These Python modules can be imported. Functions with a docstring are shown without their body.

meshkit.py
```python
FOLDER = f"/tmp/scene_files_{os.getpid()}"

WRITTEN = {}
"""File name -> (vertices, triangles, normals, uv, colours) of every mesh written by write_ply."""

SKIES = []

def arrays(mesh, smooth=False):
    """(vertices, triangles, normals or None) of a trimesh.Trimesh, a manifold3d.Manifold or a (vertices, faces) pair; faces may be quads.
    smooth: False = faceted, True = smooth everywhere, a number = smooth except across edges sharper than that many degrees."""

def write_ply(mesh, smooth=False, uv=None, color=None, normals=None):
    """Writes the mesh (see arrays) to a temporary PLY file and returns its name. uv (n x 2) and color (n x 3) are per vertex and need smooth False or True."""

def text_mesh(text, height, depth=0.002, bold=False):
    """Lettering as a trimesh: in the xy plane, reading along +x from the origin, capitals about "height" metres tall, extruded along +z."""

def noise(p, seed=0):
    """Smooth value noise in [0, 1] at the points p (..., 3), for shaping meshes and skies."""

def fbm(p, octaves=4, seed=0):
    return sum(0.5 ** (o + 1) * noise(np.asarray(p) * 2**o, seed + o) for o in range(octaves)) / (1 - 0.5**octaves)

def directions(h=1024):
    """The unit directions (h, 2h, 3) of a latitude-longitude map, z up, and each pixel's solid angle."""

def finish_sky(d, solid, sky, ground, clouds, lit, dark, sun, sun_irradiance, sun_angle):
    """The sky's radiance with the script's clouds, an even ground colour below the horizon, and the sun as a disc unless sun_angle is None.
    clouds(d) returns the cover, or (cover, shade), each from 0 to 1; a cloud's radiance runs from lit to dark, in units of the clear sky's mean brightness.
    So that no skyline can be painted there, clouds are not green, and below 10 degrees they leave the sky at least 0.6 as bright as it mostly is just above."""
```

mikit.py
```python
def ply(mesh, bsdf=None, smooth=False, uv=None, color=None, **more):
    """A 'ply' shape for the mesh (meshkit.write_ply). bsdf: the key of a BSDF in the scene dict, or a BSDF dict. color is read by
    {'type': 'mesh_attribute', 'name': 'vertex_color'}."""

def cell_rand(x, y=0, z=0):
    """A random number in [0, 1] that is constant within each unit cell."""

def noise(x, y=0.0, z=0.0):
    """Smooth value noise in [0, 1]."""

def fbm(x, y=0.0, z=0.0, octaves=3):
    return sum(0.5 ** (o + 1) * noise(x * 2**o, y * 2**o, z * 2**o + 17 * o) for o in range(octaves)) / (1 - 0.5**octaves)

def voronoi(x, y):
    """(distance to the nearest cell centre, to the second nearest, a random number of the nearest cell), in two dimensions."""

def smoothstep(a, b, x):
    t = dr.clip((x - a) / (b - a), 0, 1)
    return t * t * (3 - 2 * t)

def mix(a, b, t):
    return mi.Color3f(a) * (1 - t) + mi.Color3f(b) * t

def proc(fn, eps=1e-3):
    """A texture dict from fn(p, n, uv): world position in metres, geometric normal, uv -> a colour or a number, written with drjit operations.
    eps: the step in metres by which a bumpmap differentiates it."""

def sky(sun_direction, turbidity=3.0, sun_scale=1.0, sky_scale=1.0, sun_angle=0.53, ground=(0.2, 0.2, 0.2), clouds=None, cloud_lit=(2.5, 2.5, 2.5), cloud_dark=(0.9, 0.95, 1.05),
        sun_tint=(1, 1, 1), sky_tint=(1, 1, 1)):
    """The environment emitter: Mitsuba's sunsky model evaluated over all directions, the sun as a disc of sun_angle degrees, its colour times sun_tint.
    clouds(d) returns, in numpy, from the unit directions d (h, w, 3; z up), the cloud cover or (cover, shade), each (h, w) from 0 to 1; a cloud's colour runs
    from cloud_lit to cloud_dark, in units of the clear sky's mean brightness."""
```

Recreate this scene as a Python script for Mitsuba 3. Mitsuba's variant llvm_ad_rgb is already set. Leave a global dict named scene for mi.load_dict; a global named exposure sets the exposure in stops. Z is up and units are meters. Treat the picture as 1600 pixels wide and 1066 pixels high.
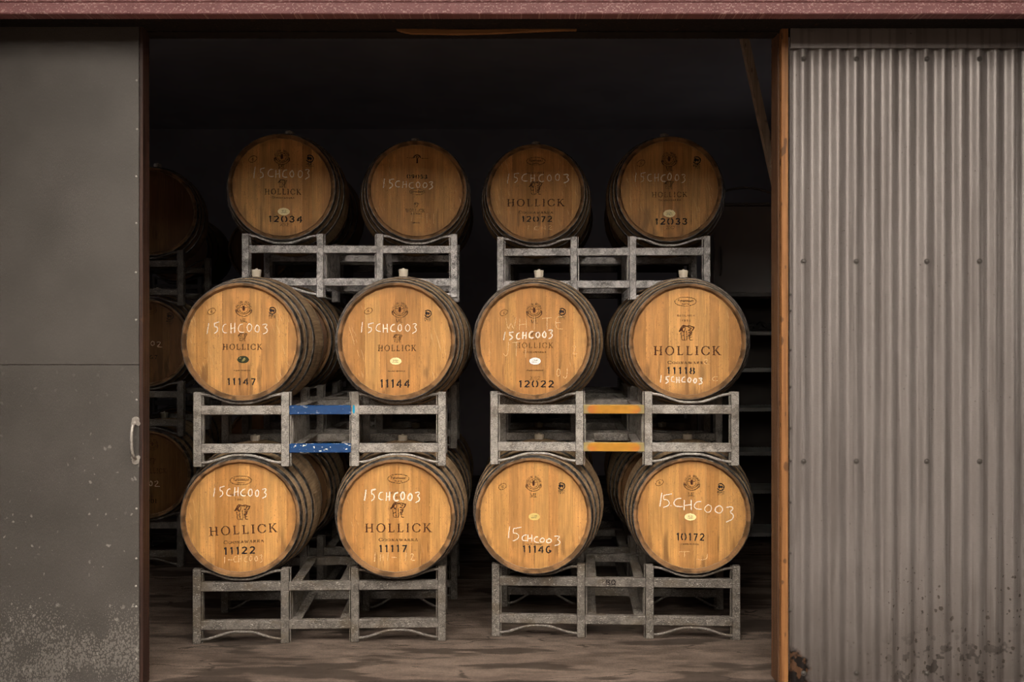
import math, random
import numpy as np, trimesh, drjit as dr, mitsuba as mi
from shapely.geometry import Polygon, LineString, Point, box as sbox
from shapely import affinity
from shapely.ops import unary_union
import mikit, meshkit
from mikit import proc, noise, voronoi, fbm, cell_rand, smoothstep, mix

T = mi.ScalarTransform4f
rng = random.Random(7)

# ------------------------------------------------------------------ camera, sky, exposure
CAM_Z, FOCAL = 1.465, 1758.0
exposure = 6.18
scene, labels = {}, {}
scene['camera'] = {'type': 'perspective', 'fov_axis': 'x', 'fov': math.degrees(2 * math.atan(800 / FOCAL)),
                   'principal_point_offset_y': -12 / 1066.0, 'near_clip': 0.05, 'far_clip': 200.0,
                   'to_world': T().look_at(origin=[0, 0, CAM_Z], target=[0, 1, CAM_Z], up=[0, 0, 1])}


def overcast(d):
    n = meshkit.fbm(d * 2.5, 3, seed=3)
    return np.ones(d.shape[:2]), 0.25 + 0.5 * n


scene['sky'] = mikit.sky([-0.25, -0.75, 0.6], turbidity=4.0, sun_scale=0.0, sky_scale=1.0, ground=(0.16, 0.13, 0.11),
                         clouds=overcast, cloud_lit=(1.9, 1.75, 1.55), cloud_dark=(1.25, 1.15, 1.02))


# ------------------------------------------------------------------ materials
def bsdf(name, color, rough=0.6, metallic=0.0, spec=0.4, bump=None, bump_scale=1.0, **more):
    base = {'type': 'rgb', 'value': list(color)} if not callable(color) else proc(color)
    d = {'type': 'principled', 'base_color': base, 'roughness': rough if not callable(rough) else proc(rough), 'metallic': metallic, 'specular': spec, **more}
    if bump is not None:
        d = {'type': 'bumpmap', 'arbitrary': proc(bump), 'scale': bump_scale, 'bsdf': d}
    scene[name] = {'type': 'twosided', 'bsdf': d}
    return name


def head_wood(p, n, uv):
    bu, bv = dr.floor(uv.x / 4), dr.floor(uv.y / 4)          # board number, barrel number
    x, z = uv.x - 4 * bu - 2, uv.y - 4 * bv - 2                # metres from the middle of the head
    tone = cell_rand(bu, bv, 1)
    tone2 = cell_rand(bu, bv, 2)
    shift = bu * 7.3 + bv * 3.1
    grain = fbm((x + shift) * 230, z * 7 + shift, 0, 3)
    fine = fbm((x + shift) * 700, z * 26, 3.0, 2)
    broad = fbm((x + shift) * 30, z * 5, 9.0, 3)
    c = mix((0.400, 0.188, 0.054), (0.610, 0.335, 0.120), tone)
    c = mix(c, (0.520, 0.240, 0.086), 0.4 * tone2)
    c = c * mi.Color3f(1.03, 1.0, 0.88) * (0.72 + 0.40 * grain) * (0.88 + 0.24 * fine) * (0.74 + 0.50 * broad)
    # dark water marks that run down the lower boards, and a few specks
    st = fbm((x + shift * 0.1) * 46, z * 6.5, bv * 1.7 + 5, 3)
    low = smoothstep(0.02, -0.2, z) * 0.9 + 0.16
    mark = smoothstep(0.56, 0.74, st) * low
    c = mix(c, (0.15, 0.066, 0.020), 0.62 * mark)
    speck = smoothstep(0.80, 0.90, noise(x * 300 + bv, z * 110, bv * 2.0)) * smoothstep(0.45, 0.6, broad)
    c = mix(c, (0.17, 0.075, 0.025), 0.35 * speck)
    rim = smoothstep(0.225, 0.27, dr.sqrt(x * x + z * z)) * fbm(x * 30, z * 30, bv, 2)
    c = mix(c, (0.22, 0.10, 0.035), 0.7 * rim)
    # pale scratches
    sc = smoothstep(0.72, 0.82, fbm((x + z * 0.3) * 150 + shift, z * 18, bv * 2.1, 2)) * smoothstep(0.08, 0.22, dr.abs(x))
    c = mix(c, (0.72, 0.49, 0.25), 0.38 * sc)
    # dimness of the rows behind, put into their head colour
    row_shade = dr.select(bv > 39.5, mi.Float(1.0), mi.Float(0.0))
    return mix(c, c * mi.Color3f(0.30, 0.265, 0.275), row_shade)


def stave_wood(p, n, uv):
    k = dr.floor(uv.x / 4)
    x, t = uv.x - 4 * k - 2, uv.y
    tone = cell_rand(k, 3, 9)
    g = fbm(x * 220 + k * 5, t * 8 + p.x * 2 + p.z * 2, 0, 3)
    c = mix((0.215, 0.140, 0.078), (0.360, 0.250, 0.150), tone * 0.3 + 0.7 * g) * (0.75 + 0.4 * g)
    dirt = smoothstep(0.5, 0.72, fbm(p.x * 9, p.y * 14, p.z * 9, 3))
    c = mix(c, (0.095, 0.064, 0.042), 0.5 * dirt)
    # the sawn ends of the staves keep a warmer tone
    end = smoothstep(0.019, 0.015, t) * smoothstep(-0.1, 0.0, t)
    return mix(c, mix((0.300, 0.158, 0.064), (0.175, 0.090, 0.040), g * 0.65 + 0.35 * tone) * (1 - 0.62 * smoothstep(0.42, 0.62, fbm(p.x * 16 + 3, p.y * 5, p.z * 16, 3))), 0.92 * end)


def chime_wood(p, n, uv):
    k = dr.floor(uv.x / 4)
    x, t = uv.x - 4 * k - 2, uv.y
    g = fbm(x * 160 + k * 5, t * 120 + p.x * 3 + p.z * 3, 0, 3)
    tone = cell_rand(k, 3, 4)
    c = mix((0.24, 0.118, 0.045), (0.42, 0.225, 0.085), tone * 0.5 + 0.5 * g)
    dirt = smoothstep(0.5, 0.7, fbm(p.x * 22, p.y * 14, p.z * 22, 3))
    return mix(c, (0.10, 0.055, 0.028), 0.65 * dirt)


def galvanized(lo, hi, dirt_k, fleck_k):
    def fn(p, n, uv):
        f = fbm(p.x * 240, p.y * 240, p.z * 240, 2)
        b = fbm(p.x * 32, p.y * 26, p.z * 26, 3)
        c = mix(lo, hi, smoothstep(0.32, 0.68, 0.6 * f + 0.4 * b))
        dirt = smoothstep(0.52, 0.7, fbm(p.x * 11 + 3, p.y * 11, p.z * 14, 3))
        c = mix(c, (0.085, 0.062, 0.038), dirt_k * dirt)
        fleck = smoothstep(0.76, 0.82, noise(p.x * 190, p.y * 190, p.z * 190))
        return mix(c, (0.52, 0.49, 0.45), fleck_k * fleck)
    return fn


def hoop_steel(p, n, uv):
    f = fbm(p.x * 40, p.y * 40, p.z * 40, 3)
    c = mix((0.045, 0.042, 0.040), (0.17, 0.155, 0.14), smoothstep(0.35, 0.7, f))
    return mix(c, (0.12, 0.07, 0.04), 0.4 * smoothstep(0.55, 0.7, fbm(p.x * 18, p.y * 18, p.z * 18 + 7, 2)))


def blue_paint(p, n, uv):
    f = fbm(p.x * 60, p.y * 60, p.z * 90, 3)
    c = mix((0.003, 0.034, 0.125), (0.004, 0.056, 0.19), f)
    low = smoothstep(1.05, 0.98, p.z)
    chip = smoothstep(0.69, 0.73, fbm(p.x * 75, p.y * 75, p.z * 110, 2)) * (0.25 + 0.75 * low)
    return mix(c, (0.75, 0.74, 0.70), chip)


def corrugated(p, n, uv):
    f = fbm(p.x * 10, p.y * 3, p.z * 2.2, 4)
    g = fbm(p.x * 300, p.y * 50, p.z * 220, 2)
    c = mix((0.144, 0.125, 0.117), (0.206, 0.184, 0.174), f) * (0.92 + 0.16 * g)
    # rain streaks along the sheet
    s = smoothstep(0.50, 0.75, fbm(p.x * 60, 0.0, p.z * 1.1, 3))
    c = mix(c, (0.098, 0.083, 0.076), 0.55 * s)
    # splashed mud at the foot, and small specks
    foot = smoothstep(0.9, 0.05, p.z + 0.4 * fbm(p.x * 5, 0.0, p.z * 5, 3))
    c = mix(c, (0.066, 0.052, 0.044), 0.65 * foot)
    many = 0.22 + 0.78 * smoothstep(0.80, 0.15, p.z) * smoothstep(1.3, 1.9, p.x)
    d1, d2, k1 = voronoi(p.x * 34 + 2 * f, p.z * 22)
    speck = smoothstep(0.02, -0.03, d1 + 0.16 * (fbm(p.x * 150, 5.0, p.z * 110, 2) - 0.5) - 0.20 * k1 * k1 * many - 0.05 * (many - 0.22)) * smoothstep(0.40, 0.52, fbm(p.x * 5, 2.0, p.z * 4, 3))
    c = mix(c, (0.045, 0.034, 0.026), 0.85 * speck)
    blot = smoothstep(0.60, 0.68, fbm(p.x * 30, 1.0, p.z * 24, 3)) * smoothstep(0.30, 0.08, p.z) * smoothstep(1.5, 1.8, p.x)
    c = mix(c, (0.03, 0.024, 0.020), 0.8 * blot)
    # the eaten, rusted corner next to the opening
    d = dr.sqrt(dr.square(p.x - 1.20) + dr.square((p.z - 0.0) * 0.62)) + 0.05 * (fbm(p.x * 26, 5.0, p.z * 26, 3) - 0.5)
    rust = smoothstep(0.105, 0.085, d)
    c = mix(c, mix((0.010, 0.007, 0.006), (0.085, 0.042, 0.022), smoothstep(0.45, 0.62, fbm(p.x * 45, 2.0, p.z * 45, 2))), rust)
    return c


def door_steel(p, n, uv):
    f = fbm(p.x * 5, 0.0, p.z * 4, 4)
    g = noise(p.x * 420, 0.0, p.z * 420)
    c = mix((0.049, 0.043, 0.038), (0.078, 0.069, 0.062), f) * (0.80 + 0.40 * g)
    # paint worn to bare metal near the ground, in small flecks
    h = smoothstep(0.55, 0.05, p.z)
    patch = fbm(p.x * 9, 1.0, p.z * 6, 3)
    d1, d2, k1 = voronoi(p.x * 120 + 3 * patch, p.z * 82)
    worn = smoothstep(0.02, -0.10, d1 + 0.5 * (fbm(p.x * 260, 3.0, p.z * 260, 2) - 0.5) - (0.62 * h * smoothstep(0.30, 0.62, patch) + 0.12 * h) * (0.35 + 0.9 * k1))
    c = mix(c, (0.150, 0.136, 0.123), 0.75 * worn)
    e1, e2, k2 = voronoi(p.x * 21 + 2 * patch, p.z * 15)
    chip = smoothstep(0.02, -0.03, e1 + 0.16 * (fbm(p.x * 150, 5.0, p.z * 150, 2) - 0.5) - 0.15 * k2 * k2) * smoothstep(1.6, 0.7, p.z) * smoothstep(0.40, 0.55, patch)
    c = mix(c, (0.24, 0.22, 0.20), 0.7 * chip)
    return c


def timber(a, b, along=3.0):
    def fn(p, n, uv):
        g = fbm(p.x * 170, p.y * 170, p.z * along, 4)
        k = smoothstep(0.80, 0.86, noise(p.x * 60, p.y * 60, p.z * 22))
        return mix(mix(a, b, smoothstep(0.25, 0.75, g)), (0.05, 0.022, 0.010), 0.7 * k)
    return fn


def fascia_paint(p, n, uv):
    g = fbm(p.x * 7, p.y * 60, p.z * 260, 3)
    v = fbm(p.x * 46, 0.0, p.z * 12, 3)
    c = mix((0.120, 0.040, 0.042), (0.260, 0.115, 0.115), 0.5 * g + 0.5 * v)
    fade = smoothstep(0.58, 0.72, fbm(p.x * 160, 2.0, p.z * 150, 3))
    return mix(c, (0.42, 0.27, 0.25), 0.75 * fade)


def concrete(p, n, uv):
    a = fbm(p.x * 1.6, p.y * 4.2, 0, 4)
    b = fbm(p.x * 9, p.y * 22, 4.0, 4)
    c = mix((0.052, 0.037, 0.029), (0.122, 0.092, 0.074), smoothstep(0.25, 0.75, 0.55 * a + 0.45 * b))
    c = c * (0.85 + 0.3 * noise(p.x * 180, p.y * 220, 0))
    dark = smoothstep(0.55, 0.66, fbm(p.x * 2.3 + 9, p.y * 7.5, 2.0, 4))
    c = mix(c, (0.025, 0.018, 0.014), 0.8 * dark)
    crack = smoothstep(0.018, 0.004, dr.abs(fbm(p.x * 1.7 + 4, p.y * 4.5, 8.0, 4) - 0.5)) * smoothstep(0.45, 0.6, b)
    return mix(c, (0.02, 0.015, 0.012), 0.75 * crack)


def concrete_height(p, n, uv):
    return fbm(p.x * 7, p.y * 14, 0, 4)


bsdf('head_oak', head_wood, 0.55, spec=0.3)
bsdf('stave_oak', stave_wood, 0.75, spec=0.25)
bsdf('chime_oak', chime_wood, 0.7, spec=0.25)
bsdf('hoop_metal', hoop_steel, 0.45, metallic=0.6, spec=0.5)
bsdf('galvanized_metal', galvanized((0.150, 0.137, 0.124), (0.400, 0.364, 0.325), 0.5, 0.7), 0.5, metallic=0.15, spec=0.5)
bsdf('dark_galvanized_metal', galvanized((0.062, 0.053, 0.045), (0.172, 0.150, 0.130), 0.6, 0.45), 0.6, metallic=0.1, spec=0.4)  # darker galvanised tone for the floor racks and the rows behind
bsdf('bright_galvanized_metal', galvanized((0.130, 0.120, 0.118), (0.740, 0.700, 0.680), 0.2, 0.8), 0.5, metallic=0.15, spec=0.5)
bsdf('blue_enamel', blue_paint, 0.4, spec=0.5)


def yellow_paint(p, n, uv):
    f = fbm(p.x * 40, p.y * 40, p.z * 60, 3)
    c = mix((0.40, 0.180, 0.012), (0.52, 0.225, 0.015), f)
    # overspray: orange towards the ends, a bare greenish margin at the very ends
    u = dr.abs(uv.x)
    v = dr.abs(uv.y)
    c = mix(c, (0.48, 0.130, 0.02), smoothstep(0.45, 0.75, u) * 0.7 * smoothstep(0.4, 0.6, fbm(p.x * 18, 0, p.z * 18, 2) + 0.1))
    e = smoothstep(0.80, 0.96, u + 0.12 * v * v + 0.06 * (f - 0.5))
    c = mix(c, (0.30, 0.235, 0.10), e)
    return mix(c, (0.42, 0.33, 0.15), 0.5 * smoothstep(0.8, 0.98, v))


bsdf('yellow_enamel', yellow_paint, 0.45, spec=0.4)
bsdf('cyan_enamel', (0.01, 0.30, 0.50), 0.4)
bsdf('stencil_ink', (0.014, 0.009, 0.010), 0.7, spec=0.2)
bsdf('branded_mark', (0.060, 0.020, 0.010), 0.8, spec=0.1)
bsdf('faded_mark', (0.135, 0.055, 0.018), 0.8, spec=0.1)
bsdf('chalk', lambda p, n, uv: mix((0.60, 0.43, 0.28), (0.82, 0.70, 0.56), smoothstep(0.15, 0.5, fbm(p.x * 330, p.y * 100, p.z * 330, 2))), 0.95, spec=0.0)
bsdf('faint_chalk', lambda p, n, uv: mix((0.58, 0.34, 0.15), (0.74, 0.53, 0.31), smoothstep(0.35, 0.7, fbm(p.x * 200, p.y * 100, p.z * 200, 2))), 0.95, spec=0.0)
bsdf('cream_paper', (0.86, 0.70, 0.34), 0.4)
bsdf('white_paper', (0.80, 0.78, 0.74), 0.4)
bsdf('yellow_paper', (0.62, 0.46, 0.15), 0.4)
bsdf('dark_green_paper', (0.022, 0.026, 0.010), 0.3)
bsdf('sticker_ink', (0.16, 0.12, 0.06), 0.6)
bsdf('silicone', (0.62, 0.55, 0.45), 0.5, spec=0.4)
bsdf('corrugated_metal', corrugated, 0.42, metallic=0.35, spec=0.5)
bsdf('door_metal', door_steel, 0.55, metallic=0.1, spec=0.35)
bsdf('door_timber', timber((0.017, 0.008, 0.006), (0.042, 0.018, 0.012)), 0.6, spec=0.3)
bsdf('jamb_timber', timber((0.150, 0.062, 0.020), (0.270, 0.118, 0.040)), 0.6, spec=0.3)
bsdf('jamb_side_timber', timber((0.060, 0.030, 0.016), (0.120, 0.058, 0.029)), 0.65, spec=0.3)
bsdf('fascia_red', fascia_paint, 0.6, spec=0.3)
bsdf('black_timber', timber((0.010, 0.008, 0.007), (0.020, 0.016, 0.014)), 0.8, spec=0.1)
bsdf('raw_timber', lambda p, n, uv: mix((0.12, 0.050, 0.018), (0.26, 0.125, 0.045), fbm(p.x * 9, p.y * 80, p.z * 200, 3)), 0.7, spec=0.2)
bsdf('brace_timber', timber((0.22, 0.165, 0.12), (0.36, 0.28, 0.21)), 0.7, spec=0.2)
bsdf('concrete_floor', concrete, 0.75, spec=0.3, bump=concrete_height, bump_scale=0.012)
bsdf('shed_lining', lambda p, n, uv: mix((0.38, 0.355, 0.36), (0.50, 0.47, 0.475), fbm(p.x * 2, p.y * 2, p.z * 2, 3)), 0.8, spec=0.2)
bsdf('shelf_metal', lambda p, n, uv: mix((0.21, 0.20, 0.19), (0.33, 0.32, 0.31), fbm(p.x * 14, p.y * 14, p.z * 30, 3)), 0.6, metallic=0.1)
bsdf('blocker_board', lambda p, n, uv: mix((0.035, 0.028, 0.023), (0.065, 0.054, 0.045), fbm(p.x * 3, p.y * 3, p.z * 9, 3)), 0.8, spec=0.2)  # dark board for the added light blockers in the yard
bsdf('cabinet_metal', (0.46, 0.44, 0.44), 0.55)
bsdf('dark_rubber', (0.020, 0.019, 0.018), 0.7)
bsdf('pale_hose', (0.30, 0.28, 0.25), 0.5)
bsdf('cast_steel', lambda p, n, uv: mix((0.14, 0.12, 0.105), (0.45, 0.41, 0.37), fbm(p.x * 120, p.y * 120, p.z * 120, 3)), 0.4, metallic=0.4)
bsdf('screw_metal', (0.060, 0.052, 0.046), 0.6, metallic=0.3)
bsdf('nail_metal', (0.28, 0.26, 0.24), 0.45, metallic=0.3)


# ------------------------------------------------------------------ small mesh helpers
def add(key, ply, to_world=None, mat=None):
    """One entry; repeats of a key take the next number."""
    k, i = key, 0
    while k in scene:
        i += 1
        k = f'{key}_{i:03d}'
    d = dict(ply)
    if mat is not None:
        d['bsdf'] = {'type': 'ref', 'id': mat}
    if to_world is not None:
        d['to_world'] = to_world
    scene[k] = d
    return k


def box(x0, x1, y0, y1, z0, z1, c=0.0):
    """A box with its twelve edges cut by c."""
    if c <= 0:
        m = trimesh.creation.box(extents=[x1 - x0, y1 - y0, z1 - z0])
        m.apply_translation([(x0 + x1) / 2, (y0 + y1) / 2, (z0 + z1) / 2])
        return m
    pts = []
    for a in (0, 1):
        for b in (0, 1):
            for d in (0, 1):
                X, Y, Z = (x0, x1)[a], (y0, y1)[b], (z0, z1)[d]
                sx, sy, sz = (c, -c)[a], (c, -c)[b], (c, -c)[d]
                pts += [(X, Y + sy, Z + sz), (X + sx, Y, Z + sz), (X + sx, Y + sy, Z)]
    return trimesh.convex.convex_hull(np.array(pts))


def tube(points, r, sides=8, closed_ends=True):
    p = np.asarray(points, float)
    t = np.gradient(p, axis=0)
    t /= np.linalg.norm(t, axis=1, keepdims=True)
    ref = np.array([0, 1.0, 0]) if np.abs(t[:, 1]).max() < 0.9 else np.array([1.0, 0, 0.01])
    a = np.cross(t, ref)
    a /= np.linalg.norm(a, axis=1, keepdims=True)
    b = np.cross(t, a)
    ang = np.arange(sides) * 2 * math.pi / sides
    rr = np.broadcast_to(r, (len(p),))[:, None, None]
    v = (p[:, None] + rr * (np.cos(ang)[None, :, None] * a[:, None] + np.sin(ang)[None, :, None] * b[:, None])).reshape(-1, 3)
    f = []
    for i in range(len(p) - 1):
        for j in range(sides):
            k = (j + 1) % sides
            f += [[i * sides + j, i * sides + k, (i + 1) * sides + k], [i * sides + j, (i + 1) * sides + k, (i + 1) * sides + j]]
    n0 = len(v)
    v = np.vstack([v, p[0], p[-1]])
    for j in range(sides):
        k = (j + 1) % sides
        f += [[n0, k, j], [n0 + 1, (len(p) - 1) * sides + j, (len(p) - 1) * sides + k]]
    m = trimesh.Trimesh(v, f, process=False)
    m.fix_normals()
    return m


def lathe_y(profile, n=64):
    """profile: (radius, y) pairs of a closed outline, spun about the y axis."""
    pr = np.asarray(profile, float)
    k = len(pr)
    ang = np.arange(n) * 2 * math.pi / n
    v = np.stack([pr[None, :, 0] * np.cos(ang)[:, None], np.broadcast_to(pr[None, :, 1], (n, k)), pr[None, :, 0] * np.sin(ang)[:, None]], -1).reshape(-1, 3)
    f = []
    for i in range(n):
        j = (i + 1) % n
        for a in range(k):
            b = (a + 1) % k
            f += [[i * k + a, j * k + a, j * k + b], [i * k + a, j * k + b, i * k + b]]
    m = trimesh.Trimesh(v, f, process=False)
    m.fix_normals()
    return m


def cat(ms):
    return trimesh.util.concatenate([m for m in ms if m is not None])


def plate(shape, depth):
    """A shapely outline in (x, z) as a thin plate whose back lies in y = 0 and whose face looks to -y."""
    if shape.is_empty:
        return None
    ms = [trimesh.creation.extrude_polygon(g, depth, engine='earcut') for g in getattr(shape, 'geoms', [shape]) if g.geom_type == 'Polygon' and g.area > 1e-8]
    if not ms:
        return None
    m = cat(ms)
    m.apply_transform([[1, 0, 0, 0], [0, 0, -1, 0], [0, 1, 0, 0], [0, 0, 0, 1]])
    return m


# ------------------------------------------------------------------ lettering (outlines in units of the capital height)
def stroke(pts, w, cap=2, join=1):
    return LineString(pts).buffer(w / 2, cap_style=cap, join_style=join, quad_segs=3)


def arc(cx, cy, rx, ry, a0, a1, n=14):
    return [(cx + rx * math.cos(math.radians(a0 + (a1 - a0) * i / n)), cy + ry * math.sin(math.radians(a0 + (a1 - a0) * i / n))) for i in range(n + 1)]


def serif(x, y, w=0.30, t=0.05):
    return sbox(x - w / 2, y, x + w / 2, y + t)


def ring(cx, cy, rx, ry, tx, ty):
    o = affinity.scale(Point(cx, cy).buffer(1, quad_segs=10), rx, ry)
    return o.difference(affinity.scale(Point(cx, cy).buffer(1, quad_segs=10), rx - tx, ry - ty))


def serif_glyph(c):
    K, N = 0.125, 0.06
    st = lambda x, w=K: unary_union([sbox(x - w / 2, 0, x + w / 2, 1), serif(x, 0), serif(x, 0.95)])
    if c == 'H':
        return unary_union([st(0.16), st(0.74), sbox(0.16, 0.48, 0.74, 0.54)]), 0.90
    if c == 'O':
        return ring(0.48, 0.5, 0.47, 0.52, 0.13, 0.05), 0.96
    if c == 'L':
        return unary_union([st(0.16), sbox(0.16, 0, 0.58, 0.055), Polygon([(0.52, 0), (0.60, 0), (0.66, 0.24), (0.62, 0.24)])]), 0.66
    if c == 'I':
        return st(0.16), 0.32
    if c == 'C':
        o = ring(0.48, 0.5, 0.47, 0.52, 0.13, 0.05).difference(Polygon([(0.5, 0.5), (1.2, 0.92), (1.2, 0.08)]))
        return unary_union([o, sbox(0.80, 0.72, 0.84, 0.98), sbox(0.80, 0.06, 0.83, 0.22)]), 0.88
    if c == 'K':
        return unary_union([st(0.16), stroke([(0.2, 0.42), (0.66, 0.97)], N), stroke([(0.36, 0.56), (0.74, 0.03)], K), serif(0.66, 0.95, 0.24), serif(0.76, 0, 0.28)]), 0.90
    if c == 'N':
        return unary_union([st(0.14, N), st(0.76, N), stroke([(0.14, 0.97), (0.76, 0.03)], K)]).intersection(sbox(-1, 0, 2, 1)), 0.90
    if c == 'A':
        return unary_union([stroke([(0.10, 0.02), (0.42, 1.0)], N), stroke([(0.42, 1.0), (0.78, 0.02)], K), sbox(0.22, 0.34, 0.66, 0.40), serif(0.10, 0, 0.24), serif(0.78, 0, 0.28)]), 0.88
    if c == 'W':
        return unary_union([stroke([(0.08, 0.98), (0.36, 0.02)], K), stroke([(0.36, 0.02), (0.58, 0.9)], N), stroke([(0.54, 0.98), (0.82, 0.02)], K), stroke([(0.82, 0.02), (1.08, 0.98)], N), serif(0.08, 0.95, 0.26), serif(1.08, 0.95, 0.22)]), 1.16
    if c == 'R':
        return unary_union([st(0.16), stroke([(0.16, 0.97), (0.42, 0.97)] + arc(0.42, 0.74, 0.2, 0.23, 90, -90, 8) + [(0.16, 0.51)], 0.08), stroke([(0.38, 0.5), (0.74, 0.02)], K), serif(0.76, 0, 0.2)]), 0.82
    if c == 'M':
        return unary_union([st(0.14, N), st(0.92, K), stroke([(0.14, 0.97), (0.50, 0.05)], K), stroke([(0.50, 0.05), (0.90, 0.97)], N)]), 1.08
    if c in DIGITS:
        return unary_union([stroke(s, 0.11) for s in DIGITS[c]]), 0.62
    return Polygon(), 0.4


DIGITS = {
    '0': [arc(0.3, 0.5, 0.30, 0.5, 0, 360, 20)],
    '1': [[(0.10, 0.82), (0.30, 0.98), (0.30, 0.0)]],
    '2': [arc(0.3, 0.72, 0.25, 0.26, 165, -25, 10) + [(0.04, 0.03), (0.58, 0.03)]],
    '3': [arc(0.28, 0.75, 0.23, 0.23, 160, -80, 10), arc(0.28, 0.27, 0.27, 0.26, 85, -160, 10)],
    '4': [[(0.42, 0), (0.42, 1)], [(0.42, 0.98), (0.02, 0.28), (0.60, 0.28)]],
    '5': [[(0.52, 0.96), (0.12, 0.96), (0.10, 0.55)] + arc(0.28, 0.33, 0.26, 0.30, 120, -150, 10)],
    '6': [arc(0.30, 0.32, 0.26, 0.30, 0, 360, 16), [(0.05, 0.36), (0.10, 0.7), (0.44, 0.98)]],
    '7': [[(0.03, 0.96), (0.55, 0.96), (0.20, 0.0)]],
    '8': [arc(0.3, 0.74, 0.22, 0.23, 0, 360, 14), arc(0.3, 0.26, 0.27, 0.26, 0, 360, 14)],
    '9': [arc(0.30, 0.68, 0.26, 0.30, 0, 360, 16), [(0.55, 0.64), (0.50, 0.3), (0.16, 0.02)]]}


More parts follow.
